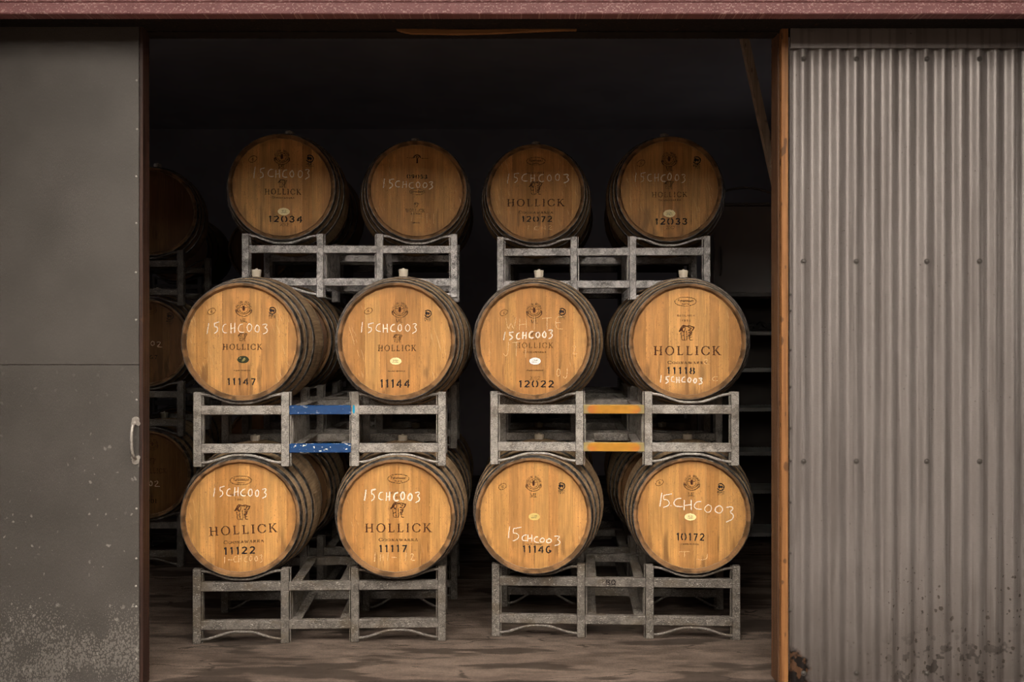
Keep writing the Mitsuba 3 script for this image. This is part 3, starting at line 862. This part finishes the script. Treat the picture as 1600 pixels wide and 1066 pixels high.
# ------------------------------------------------------------------ barrels: marks on the heads
def figure_shape(x, y, w, h):
    """The little vine dresser drawing: two stooped figures holding a bundle overhead."""
    S = []
    L = lambda pts, t=0.05: S.append(LineString(smooth_line(pts)).buffer(t * 0.38, quad_segs=2))
    L([(0.02, 0.62), (0.10, 0.74), (0.22, 0.96), (0.34, 1.0), (0.46, 0.92)], 0.08)
    L([(0.02, 0.60), (0.12, 0.66), (0.22, 0.80), (0.30, 0.88)], 0.10)
    L([(0.08, 0.72), (0.24, 0.70), (0.22, 0.60), (0.34, 0.56)], 0.09)
    L([(0.30, 0.94), (0.42, 0.84), (0.38, 0.66), (0.28, 0.56)], 0.06)
    L([(0.50, 0.92), (0.66, 0.97), (0.80, 0.92), (0.96, 0.86)], 0.08)
    L([(0.98, 0.88), (0.90, 0.70), (0.84, 0.66)], 0.09)
    L([(0.60, 0.90), (0.70, 0.80), (0.82, 0.86), (0.76, 0.72), (0.64, 0.70)], 0.06)
    L([(0.62, 0.66), (0.80, 0.62), (0.84, 0.50), (0.70, 0.44), (0.62, 0.34)], 0.07)
    L([(0.64, 0.52), (0.76, 0.54), (0.80, 0.36), (0.62, 0.30)], 0.09)
    L([(0.14, 0.56), (0.12, 0.38), (0.22, 0.30), (0.34, 0.34), (0.32, 0.48)], 0.05)
    L([(0.16, 0.28), (0.18, 0.04), (0.30, 0.02), (0.46, 0.03)], 0.05)
    L([(0.34, 0.32), (0.36, 0.06)], 0.05)
    L([(0.48, 0.62), (0.52, 0.34), (0.50, 0.02)], 0.05)
    L([(0.70, 0.30), (0.68, 0.04), (0.84, 0.02)], 0.06)
    L([(0.60, 0.18), (0.82, 0.22)], 0.05)
    g = unary_union(S)
    return affinity.translate(affinity.scale(g, w, h, origin=(0.5, 0.5)), x - 0.5, y - 0.5)


def seal_shape(x, y, r):
    S = [ring(0, 0, 0.60, 0.60, 0.06, 0.06)]
    S.append(affinity.scale(Point(0, 0.02).buffer(1, quad_segs=8), 0.17, 0.34))
    for a in (20, 70, 110, 160):
        S.append(LineString([(0.24 * math.cos(math.radians(a)), 0.02 + 0.3 * math.sin(math.radians(a))), (0.46 * math.cos(math.radians(a)), 0.46 * math.sin(math.radians(a)))]).buffer(0.035))
    S.append(LineString(arc(0, 0.12, 0.86, 0.86, 212, 328, 12)).buffer(0.035))
    S.append(LineString(arc(0, 0.12, 1.12, 1.12, 218, 322, 12)).buffer(0.035))
    for s in (-1, 1):
        S.append(LineString([(s * 0.74, -0.34), (s * 1.0, -0.20), (s * 0.96, -0.52), (s * 0.80, -0.62)]).buffer(0.045))
    g = unary_union(S)
    return affinity.translate(affinity.scale(g, r, r, origin=(0, 0)), x, y)


def seal_letters(text, x, y, r, h):
    ms = []
    n = len(text)
    for i, c in enumerate(text):
        if c == ' ':
            continue
        a = 205 - 230 * i / (n - 1)
        ca, sa = math.cos(math.radians(a)), math.sin(math.radians(a))
        ms.append(small_text(c, x + r * ca, y + r * sa, h * (0.35 if c == 'I' else 0.8), h, a - 90))
    return cat(ms)


def marks(key, M, spec, cx, cy, s, seed):
    """spec in units of 1/s metres, measured from the head's centre (cx, cy), y down."""
    r = random.Random(seed)
    X = lambda v: (v - cx) / s
    Z = lambda v: (cy - v) / s

    def put(part, mesh, mat, label=None, lift=0.0):
        if mesh is None:
            return
        kk = add(key + '__' + part, mikit.ply(mesh, mat), M @ T().translate([0, -lift, 0]))
        if label:
            labels[kk] = {'label': label}

    for it in spec:
        k, a = it[0], it[1:]
        if k == 'seal':
            x, y, rr = X(a[0]), Z(a[1]), a[2] / s
            put('round_seal', cat([plate(seal_shape(x, y, rr), 0.0006), seal_letters('SEGUIN MOREAU', x, y, rr * 0.85, rr * 0.30)]), 'branded_mark', 'round seal with an acorn, a ribbon and the words SEGUIN MOREAU')
        elif k == 'ml':
            g, w = word('ML', serif_glyph, 0.06)
            x, y = X(a[0]), Z(a[1])
            h = 6.3 / s
            put('toast_letters', plate(fit(g, x - 0.85 * h, x + 0.85 * h, y - h / 2, y + h / 2), 0.0006), 'branded_mark', 'branded letters ML')
        elif k == 'stamp':
            x, y = X(a[0]), Z(a[1])
            g = affinity.rotate(ring(0, 0, 6.8 / s, 4.6 / s, 0.8 / s, 0.8 / s), 28)
            g = affinity.translate(g, x, y)
            m = cat([plate(g, 0.0006), small_text('6', x, y, 3.0 / s, 4.6 / s, 0)])
            put('oval_stamp', m, 'faded_mark', 'faint tilted oval stamp')
        elif k == 'pefc':
            x, y, q = X(a[0]), Z(a[1]), 1 / s
            g = unary_union([LineString(arc(0, 0, 5.2 * q, 5.2 * q, -150, 130, 16)).buffer(0.75 * q), affinity.scale(Point(-2.0 * q, 0.6 * q).buffer(2.3 * q), 1, 1.05), affinity.scale(Point(1.7 * q, 0.2 * q).buffer(1.5 * q), 1, 1.5), sbox(-2.4 * q, -3.4 * q, -1.6 * q, 0), sbox(1.4 * q, -3.4 * q, 2.0 * q, 0)])
            m = cat([plate(affinity.translate(g, x, y), 0.0006), small_text('PEFC', x, y - 8.0 * q, 10.5 * q, 3.6 * q), small_text('10-31-1745', x, y - 11.3 * q, 10.5 * q, 1.4 * q)])
            put('tree_logo', m, 'stencil_ink', 'black round logo of two trees over the letters PEFC')
        elif k == 'figure':
            put('drawing', plate(figure_shape(X(a[0]), Z(a[1]), a[2] / s, a[3] / s), 0.0006), a[4] if len(a) > 4 else 'branded_mark', 'branded drawing of two stooped figures')
        elif k == 'name':      # x0 x1 y0 y1 [angle]
            g, w = word('HOLLICK', serif_glyph, 0.30)
            g = fit(g, X(a[0]), X(a[1]), Z(a[3]), Z(a[2]))
            g = affinity.rotate(g, a[4] if len(a) > 4 else 0)
            put('winery_name', plate(g.buffer(0.0004), 0.0006), a[5] if len(a) > 5 else 'branded_mark', 'serif lettering HOLLICK')
        elif k == 'place':     # x0 x1 yc h [angle]
            g1, w1 = word('C', serif_glyph, 0)
            g2, w2 = word('OONAWARRA', serif_glyph, 0.28)
            g = unary_union([affinity.scale(g1, 1.3, 1.3, origin=(0, 0)), affinity.translate(g2, 1.3 * w1 + 0.25, 0)])
            g = fit(g, X(a[0]), X(a[1]), Z(a[2] + a[3] / 2), Z(a[2] - a[3] / 2))
            g = affinity.rotate(g, a[4] if len(a) > 4 else 0)
            put('place_name', plate(g.buffer(0.0005), 0.0006), a[5] if len(a) > 5 else 'branded_mark', 'small capitals COONAWARRA')
        elif k == 'num':       # text x0 x1 y0 y1 [angle]
            g, w = word(a[0], stencil_glyph, 0.26)
            g = fit(g, X(a[1]), X(a[2]), Z(a[4]), Z(a[3]))
            g = affinity.rotate(g, a[5] if len(a) > 5 else 0)
            put('stencil_number', plate(g, 0.0007), 'stencil_ink', 'stencilled number ' + a[0], 0.0002)
        elif k == 'year':
            g, w = word('2012', serif_glyph, 0.08)
            h = a[2] / s
            put('year', plate(fit(g, X(a[0]) - 1.25 * h, X(a[0]) + 1.25 * h, Z(a[1]) - h / 2, Z(a[1]) + h / 2), 0.0006), 'faded_mark', 'faint year 2012')
        elif k == 'tiny':
            put('small_print', small_text('CHARD RESERVE', X(a[0]), Z(a[1]), a[2] / s, 2.0 / s), 'branded_mark', 'line of tiny print')
        elif k == 'oval':
            x, y, q = X(a[0]), Z(a[1]), a[2] / 34 / s
            m = cat([plate(affinity.translate(ring(0, 0, 17 * q, 7.3 * q, 0.8 * q, 0.8 * q), x, y), 0.0006), small_text('Taransaud', x, y + 1.3 * q, 24 * q, 4.2 * q), small_text('Beaune', x, y - 3.6 * q, 11.5 * q, 2.3 * q)])
            put('cooper_oval', m, 'branded_mark', 'oval outline with the words Taransaud Beaune')
        elif k == 'ref':
            put('reference_print', cat([small_text('Ref 111 MrT 2', X(a[0]), Z(a[1]), 27 / s, 3.2 / s), small_text('T B S C', X(a[0]) + 0.5 / s, Z(a[1] + 7.8), 14 / s, 3.0 / s)]), 'faded_mark', 'two small lines of print')
        elif k == 'sticker':   # x y paper
            x, y, q = X(a[0]), Z(a[1]), 1 / s
            g = affinity.translate(affinity.scale(Point(0, 0).buffer(1, quad_segs=10), 9.0 * q, 5.6 * q), x, y)
            word_ = {'cream_paper': 'cream', 'white_paper': 'white', 'yellow_paper': 'yellow', 'dark_green_paper': 'dark green'}[a[2]]
            put('sticker', plate(g, 0.0007), a[2], word_ + ' oval sticker', 0.0004)
            ink = 'yellow_paper' if a[2] == 'dark_green_paper' else 'sticker_ink'
            if a[2] == 'dark_green_paper':
                mm = plate(affinity.translate(unary_union([LineString([(-5 * q, 2 * q), (-3.6 * q, 2.6 * q)]).buffer(0.5 * q), LineString([(-1.5 * q, -3 * q), (0, 0), (2.6 * q, 2.4 * q)]).buffer(0.35 * q), LineString([(0.5 * q, -2.6 * q), (3.6 * q, 1.2 * q)]).buffer(0.3 * q)]), x, y), 0.0006)
            else:
                mm = cat([small_text('SEGUIN', x, y + 1.2 * q, 8 * q, 1.6 * q), small_text('MOREAU', x, y - 1.6 * q, 9 * q, 1.7 * q)])
            put('sticker_print', mm, ink, None, 0.0012)
        elif k in ('chalk', 'ghost'):   # text x0 x1 ytop_left ytop_right height
            text, x0, x1, yl, yr, h = a[:6]
            n = len(text)
            st = (X(x1) - X(x0)) / n
            cells = []
            for i, c in enumerate(text):
                u = i / max(1, n - 1)
                yy = Z(yl + (yr - yl) * u) - h / s
                cells.append((c, X(x0) + st * i + r.uniform(-0.06, 0.06) * st, yy + r.uniform(-0.06, 0.06) * h / s, st * r.uniform(0.66, 0.82), h / s * r.uniform(0.9, 1.08)))
            if k == 'chalk':
                put('chalk_writing', plate(chalk_mark(cells, a[6] if len(a) > 6 else 0.0048, r), 0.0006), 'chalk', 'chalk handwriting ' + text, 0.0008)
            else:
                put('old_chalk', plate(chalk_mark(cells, 0.0034, r), 0.0006), 'faint_chalk', 'rubbed out older chalk', 0.0005)
        elif k == 'cells':     # explicit chalk cells (char, x, y_bottom, w, h)
            cells = [(c, X(x), Z(y), w / s, h / s) for c, x, y, w, h in a[0]]
            put('chalk_writing', plate(chalk_mark(cells, 0.0050, r), 0.0006), 'chalk', 'chalk handwriting 15 CHC 003', 0.0008)
        elif k == 'keyhole':
            x, y, q = X(a[0]), Z(a[1]), 1 / s
            g = unary_union([LineString(arc(0, 0, 5 * q, 5 * q, 10, 170, 10)).buffer(0.9 * q), sbox(-1.2 * q, -8 * q, 1.2 * q, -1 * q), Point(0, 1 * q).buffer(2.2 * q).difference(Point(0, 1 * q).buffer(1.1 * q)), sbox(-17 * q, -0.2 * q, -6 * q, 0.3 * q), sbox(6 * q, -0.2 * q, 17 * q, 0.3 * q)])
            put('cooper_logo', plate(affinity.translate(g, x, y), 0.0006), 'branded_mark', 'small arched cooper mark')
        elif k == 'script':
            x, y, q = X(a[0]), Z(a[1]), 1 / s
            g = unary_union([ring(0, 0, 12 * q, 5 * q, 0.6 * q, 0.6 * q)])
            put('script_oval', cat([plate(affinity.translate(g, x, y), 0.0006), small_text('Sirugue', x, y, 20 * q, 4.4 * q)]), 'branded_mark', 'script word in a thin oval')


S1, S3, S2, S4 = 314.7, 310.0, 268.5, 266.0
CH = '15CHC003'
front = [
    # label, x, y, z, yaw, size, cx, cy, scale, marks
    dict(n='11147', x=-1.340, y=5.565, z=1.500, yaw=-3.6, c=(377.5, 535), s=S1, boards=9,
         lab='oak wine barrel stencilled 11147 with a dark green sticker',
         m=[('seal', 380.3, 483.1, 12.3), ('ml', 379.6, 501.8), ('stamp', 330.8, 487.6), ('pefc', 424.4, 486.6), ('figure', 378.7, 527.7, 14.5, 13), ('name', 348.3, 409, 538.6, 547.8), ('sticker', 379.4, 563, 'dark_green_paper'), ('tiny', 378, 580, 26), ('num', '11147', 355, 398.7, 591.9, 603), ('chalk', CH, 321, 421, 505, 506, 16)]),
    dict(n='11144', x=-0.572, y=5.565, z=1.502, yaw=-1.2, c=(619.5, 531.5), s=S1, boards=9,
         lab='oak wine barrel stencilled 11144 with a cream sticker, right of the blue rails',
         m=[('seal', 624.3, 482.5, 12.3), ('ml', 623.2, 499.4), ('stamp', 575.3, 484.3), ('pefc', 668, 488.2), ('figure', 621, 527, 14.5, 13), ('name', 590.6, 650, 537.5, 547), ('sticker', 618, 562.6, 'cream_paper'), ('tiny', 619, 578.4, 26), ('num', '11144', 593.7, 639.4, 591, 604), ('chalk', CH, 562, 655, 503, 504, 14)]),
    dict(n='12022', x=0.106, y=5.650, z=1.502, yaw=5.0, c=(832.8, 531.5), s=S3, boards=8,
         lab='oak wine barrel stencilled 12022 with a white sticker and the faint word WHITE',
         m=[('seal', 834.1, 483, 12.2), ('ml', 834, 500.5), ('stamp', 786.4, 486.5), ('pefc', 877.6, 485.4), ('figure', 834.8, 523, 12, 12, 'faded_mark'), ('name', 805, 864, 533.4, 542.2, 0, 'faded_mark'), ('place', 816.8, 852.8, 548, 3.2, 0, 'faded_mark'), ('sticker', 835.5, 562.4, 'white_paper'), ('tiny', 834.8, 577, 26), ('year', 834.8, 589, 6.5), ('num', '12022', 810, 864.5, 592.3, 603.6), ('ghost', 'WHITE', 787.5, 886, 493, 491, 21), ('ghost', 'JTI', 786, 830, 532, 534, 22), ('ghost', '2', 892, 904, 537, 552, 15), ('ghost', '0J', 868, 890, 573, 575, 15), ('chalk', CH, 784, 866, 517, 514, 12, 0.0066)]),
    dict(n='11118', x=0.880, y=5.650, z=1.502, yaw=6.3, c=(1074, 532), s=S3, boards=10,
         lab='oak wine barrel stencilled 11118 with white chalk below the number',
         m=[('oval', 1071.6, 469.8, 34), ('ref', 1072.2, 491.8), ('figure', 1073.4, 518.8, 24, 24), ('name', 1022.7, 1126.3, 539.5, 553.7), ('place', 1044, 1105, 565, 5), ('num', '11118', 1043, 1086.4, 572.2, 583.4), ('ghost', '2C', 1098, 1124, 560, 586, 8), ('chalk', CH, 1031, 1100, 585.6, 588, 10, 0.0062)]),
    dict(n='11122', x=-1.344, y=5.565, z=0.626, yaw=-4.0, c=(375.5, 808), s=S1, boards=9,
         lab='oak wine barrel stencilled 11122 with tilted HOLLICK lettering, nearest the grey door',
         m=[('oval', 375.3, 749.9, 34), ('ref', 372.4, 772), ('figure', 377.6, 799.6, 24, 24), ('name', 327, 431.6, 819.8, 833.8, 2.8), ('place', 348.8, 410.7, 845.3, 5, 2.4), ('num', '11122', 349.2, 397.2, 853.4, 865.2, 1.5), ('ghost', 'I-CHC003', 347, 412, 868, 866, 11), ('chalk', CH, 331, 418, 760.5, 762, 14)]),
    dict(n='11117', x=-0.573, y=5.565, z=0.626, yaw=-1.6, c=(619, 808), s=S1, boards=10,
         lab='oak wine barrel stencilled 11117 on the floor rack, beside the narrow gap between stacks',
         m=[('oval', 621.9, 747.2, 34), ('ref', 621, 769), ('figure', 621.9, 796.2, 24, 24), ('name', 570.3, 673.9, 817.2, 831), ('place', 591.5, 652.2, 842.4, 5), ('num', '11117', 592, 635.4, 850.5, 862), ('ghost', '1H1-.12', 583, 650, 864, 863, 12), ('chalk', CH, 567, 659, 765, 768, 15, 0.0066)]),
    dict(n='11146', x=0.106, y=5.650, z=0.626, yaw=5.2, c=(833, 805), s=S3, boards=8,
         lab='oak wine barrel stencilled 11146 with a yellow sticker and chalk just above the number',
         m=[('seal', 833.2, 755.5, 12.0), ('ml', 833.4, 774), ('stamp', 784.6, 760.9), ('pefc', 876.7, 759.4), ('sticker', 834.3, 807.5, 'yellow_paper'), ('tiny', 834, 850.6, 26), ('num', '11146', 816.3, 861, 852.5, 864.4), ('cells', [('1', 791, 841, 8, 17), ('5', 798, 844, 15, 19), ('C', 814, 846, 9, 12), ('H', 823, 846, 9, 11), ('C', 833, 848, 8, 11), ('0', 842, 848, 9, 9), ('0', 852, 849, 10, 9), ('3', 864, 851, 12, 15)])]),
    dict(n='10172', x=0.903, y=5.650, z=0.626, yaw=6.3, c=(1081, 805), s=S3, boards=8,
         lab='oak wine barrel stencilled 10172 with large loose chalk writing',
         m=[('seal', 1081.2, 754, 12.2), ('ml', 1080.8, 772.8), ('stamp', 1031.3, 755), ('pefc', 1125.8, 760.6), ('sticker', 1079, 808, 'cream_paper'), ('num', '10172', 1057.8, 1100.4, 833, 845.3), ('tiny', 1078.5, 850.5, 27), ('ghost', 'TJ', 1063, 1112, 862, 866, 9), ('cells', [('1', 1029, 791, 10, 19), ('5', 1034, 792, 16, 19), ('.', 1047, 791, 5, 8), ('C', 1051, 793, 16, 17), ('H', 1067, 797, 16, 17), ('C', 1083, 797, 14, 16), ('0', 1099, 802, 14, 16), ('0', 1115, 803, 15, 16), ('3', 1132, 812, 15, 23)])]),
    dict(n='12034', x=-1.336, y=6.525, z=2.405, yaw=-5.5, c=(440, 291.5), s=S2, size=1.05, boards=9,
         lab='dim top level wine barrel stencilled 12034 with cream sticker, nearest the grey door',
         m=[('seal', 439.8, 246.3, 11.3), ('ml', 439.4, 260.9), ('stamp', 397.2, 250.4), ('pefc', 480.7, 248.4), ('figure', 440.9, 286, 13, 12), ('name', 415, 468, 294, 302.5), ('place', 425, 458, 307, 3, 0, 'faded_mark'), ('sticker', 442.6, 327.8, 'cream_paper'), ('num', '12034', 420.3, 469.4, 334, 343.8), ('year', 443, 347, 5), ('chalk', CH, 396, 484, 263, 264, 14, 0.0056)]),
    dict(n='09053', x=-0.551, y=6.525, z=2.385, yaw=-6.0, c=(651.5, 297), s=S2, size=0.985, boards=10,
         lab='dim top level wine barrel stencilled 09053 with small scattered marks',
         m=[('keyhole', 651.9, 245.5), ('num', '09053', 635.6, 667.8, 271.6, 278), ('script', 651.9, 298.8), ('figure', 650.6, 319.8, 8, 8), ('name', 634, 664, 326, 331), ('tiny', 650, 334, 18), ('tiny', 650, 348, 12), ('ghost', '1-II', 640, 685, 330, 334, 16), ('chalk', CH, 596, 681, 280, 282, 12, 0.0056)]),
    dict(n='12072', x=0.138, y=6.580, z=2.375, yaw=1.7, c=(837, 305.5), s=S4, size=0.985, boards=9,
         lab='dim top level wine barrel stencilled 12072 with big HOLLICK lettering',
         m=[('oval', 837.2, 254, 30), ('ref', 837, 272.8), ('figure', 837.2, 296.6, 21, 21), ('name', 792, 882.6, 314, 325.7), ('place', 810, 864.8, 335, 4.4), ('num', '12072', 815, 863, 341, 350.6), ('ghost', '1CH2', 822, 868, 356, 356, 7), ('chalk', CH, 788, 893, 273, 273, 14, 0.0054)]),
    dict(n='12033', x=0.921, y=6.580, z=2.400, yaw=4.0, c=(1046, 292.3), s=S4, size=1.05, boards=10,
         lab='dim top level wine barrel stencilled 12033 with cream sticker, nearest the orange post',
         m=[('seal', 1045.9, 247.2, 11.3), ('ml', 1046.3, 261.8), ('stamp', 1004, 252.8), ('pefc', 1086.6, 249.5), ('figure', 1045.7, 285.6, 13, 12), ('name', 1020.6, 1072.5, 296, 304, 0, 'faded_mark'), ('place', 1031, 1063, 308, 3, 0, 'faded_mark'), ('sticker', 1046.3, 328.2, 'cream_paper'), ('num', '12033', 1025.3, 1072.5, 335, 345), ('year', 1047.8, 349, 5), ('chalk', CH, 993, 1073, 267, 268, 13, 0.0050)])]

for i, b in enumerate(front):
    low = b['z'] < 1
    k, M = barrel('wine_barrel', b['x'], b['y'], b['z'], b['yaw'], b.get('size', 1.0), boards=board_plies(i, 100 + i, b['boards']), bung_sink=0.014 if low else 0.0)
    labels[k] = {'label': b['lab'], 'category': 'barrel', 'group': 'numbered wine barrels facing the doorway'}
    marks(k, M, b['m'], b['c'][0], b['c'][1], b['s'], 50 + i)

G = 'wine barrels in the rows behind'
pairs = {0: ('the floor barrel with tilted lettering', 'the floor barrel beside the gap', 'the floor barrel with a yellow sticker', 'the floor barrel with large loose chalk'),
         1: ('the barrel with the dark green sticker', 'the barrel between blue and yellow rails', 'the barrel with the faint word WHITE', 'the barrel chalked below its number'),
         2: ('the top barrel nearest the grey door', 'the top barrel with small scattered marks', 'the top barrel with big HOLLICK lettering', 'the top barrel nearest the orange post')}
for l in (0, 1):
    for j, (bx, yaw) in enumerate(((-1.345, -5), (-0.565, -4), (0.140, 3.5), (0.912, 3.5))):
        k, M = barrel('wine_barrel', bx, 6.525 if j < 2 else 6.58, LEV2[l] + 0.627, yaw, 1.0, bung_sink=0.014)
        labels[k] = {'label': f'dark wine barrel directly behind {pairs[l][j]}', 'category': 'barrel', 'group': G}
for l in (0, 1, 2):
    for j, bx in enumerate((-1.385, -0.605, 0.205, 0.985)):
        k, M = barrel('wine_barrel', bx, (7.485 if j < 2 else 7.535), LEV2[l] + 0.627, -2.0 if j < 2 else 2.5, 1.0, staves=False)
        what = 'third wine barrel deep, two rows behind' if l < 2 else 'very dark wine barrel one row behind'
        labels[k] = {'label': f'{what} {pairs[l][j]}', 'category': 'barrel', 'group': G}
left_lab = ['dim wine barrel on the floor level rack behind the door handle, chalked 002', 'dim wine barrel chalked 002 beside the door edge, above the door handle', 'nearly black wine barrel on the top rack beside the door edge']
left_marks = [
    [('seal', 240, 695, 9), ('figure', 240, 722, 10, 10), ('name', 222, 262, 733, 741), ('cells', [('0', 226, 761, 7, 9), ('0', 234, 761, 7, 9), ('2', 242, 762, 9, 10)]), ('num', '2001', 226, 246, 781, 788)],
    [('seal', 240, 487, 9), ('pefc', 269, 499), ('cells', [('0', 231, 545, 7, 9), ('0', 239, 546, 7, 9), ('2', 248, 548, 9, 10)]), ('num', '267', 232, 250, 560, 567)], []]
for l in range(3):
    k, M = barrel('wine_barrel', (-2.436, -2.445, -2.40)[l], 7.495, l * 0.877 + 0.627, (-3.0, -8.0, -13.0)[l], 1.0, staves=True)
    labels[k] = {'label': left_lab[l], 'category': 'barrel', 'group': 'wine barrels behind the grey door'}
    marks(k, M, left_marks[l], 232, (742, 541, 340)[l], 236.0, 80 + l)
for l in range(3):
    for j, bx in enumerate((-3.085, -2.31)):
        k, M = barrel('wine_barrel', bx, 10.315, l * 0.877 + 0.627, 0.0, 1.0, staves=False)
        labels[k] = {'label': 'far dark wine barrel by the back wall, ' + ('left' if j == 0 else 'right') + ' one ' + names[l], 'category': 'barrel', 'group': 'wine barrels by the back wall'}

# ------------------------------------------------------------------ right hand corner: shelves, cabinet, brace, hose
labels['steel_shelving'] = {'label': 'dark steel shelving in the corner behind the orange post', 'category': 'shelves'}
SX0, SX1, SY = 1.40, 2.35, 8.45
for zz in (1.886, 1.596, 1.318, 1.022, 0.69, 0.406, 0.082):
    add('steel_shelving__shelf', mikit.ply(box(SX0, SX1, SY, SY + 0.42, zz - 0.03, zz, 0.003), 'shelf_metal'))
for xx in (SX0, SX1 - 0.04):
    for yy in (SY + 0.005, SY + 0.375):
        add('steel_shelving__upright', mikit.ply(box(xx, xx + 0.04, yy, yy + 0.04, 0, 1.92, 0.002), 'cabinet_metal'))
add('steel_shelving__back_panel', mikit.ply(box(SX0 + 0.01, SX1 - 0.01, SY + 0.421, SY + 0.425, 0.05, 1.9), 'screw_metal'))
labels['steel_cabinet'] = {'label': 'plain grey metal cabinet standing on top of the shelving', 'category': 'cabinet'}
add('steel_cabinet__body', mikit.ply(box(1.52, 2.3, SY + 0.03, SY + 0.40, 1.887, 2.54, 0.006), 'cabinet_metal'))
add('steel_cabinet__rim', mikit.ply(box(1.51, 2.31, SY + 0.02, SY + 0.41, 2.54, 2.565, 0.004), 'shelf_metal'))
add('steel_cabinet__door_pull', mikit.ply(tube([(1.57, SY + 0.03, 2.02), (1.57, SY + 0.005, 2.03), (1.57, SY + 0.005, 2.22), (1.57, SY + 0.03, 2.23)], 0.008), 'shelf_metal', smooth=40))
a = np.linspace(0, 1, 30)
hose = np.stack([1.53 + 0.62 * a, SY + 0.12 + 0.10 * np.sin(a * 5), 2.578 + 0.13 * np.sin(np.clip(a * 1.25, 0, 1) * math.pi) ** 0.6 * (1 - 0.1 * a)], 1)
labels['hose'] = {'label': 'thin pale hose arched over the grey cabinet', 'category': 'hose'}
add('hose', mikit.ply(tube(hose, 0.010), 'pale_hose', smooth=True))
r2 = random.Random(5)
for i, xx in enumerate((1.66, 1.80, 1.94)):
    kk = 'fitting' + (f'_{i:03d}' if i else '')
    L = 0.05 + 0.02 * i
    g = unary_union([LineString(smooth_line([(-L, 0.012), (-L * 0.4, 0.055 + 0.01 * i), (0, 0.03), (L * 0.5, 0.062), (L, 0.014)])).buffer(0.012), sbox(-L * 1.05, 0.0, L * 1.05, 0.02)])
    m = plate(g, 0.05)
    add(kk, mikit.ply(m, 'dark_rubber'), T().translate([xx, SY + 0.16, 1.5965]))
    labels[kk] = {'label': ('leftmost', 'middle', 'rightmost')[i] + ' dark curved fitting lying on the shelf below the cabinet', 'category': 'fitting', 'group': 'dark fittings on the shelf'}

labels['timber_brace'] = {'label': 'slanted pale timber brace behind the orange door post', 'category': 'beam'}
p0, p1 = np.array([1.93, 6.05, 0.0]), np.array([1.06, 6.05, 4.0])
d = (p1 - p0) / np.linalg.norm(p1 - p0)
nx = np.array([d[2], 0, -d[0]])
v = [q + sx * 0.019 * nx + np.array([0, sy * 0.03, 0]) for q in (p0, p1) for sx in (-1, 1) for sy in (-1, 1)]
add('timber_brace', mikit.ply(trimesh.convex.convex_hull(np.array(v)), 'brace_timber'))
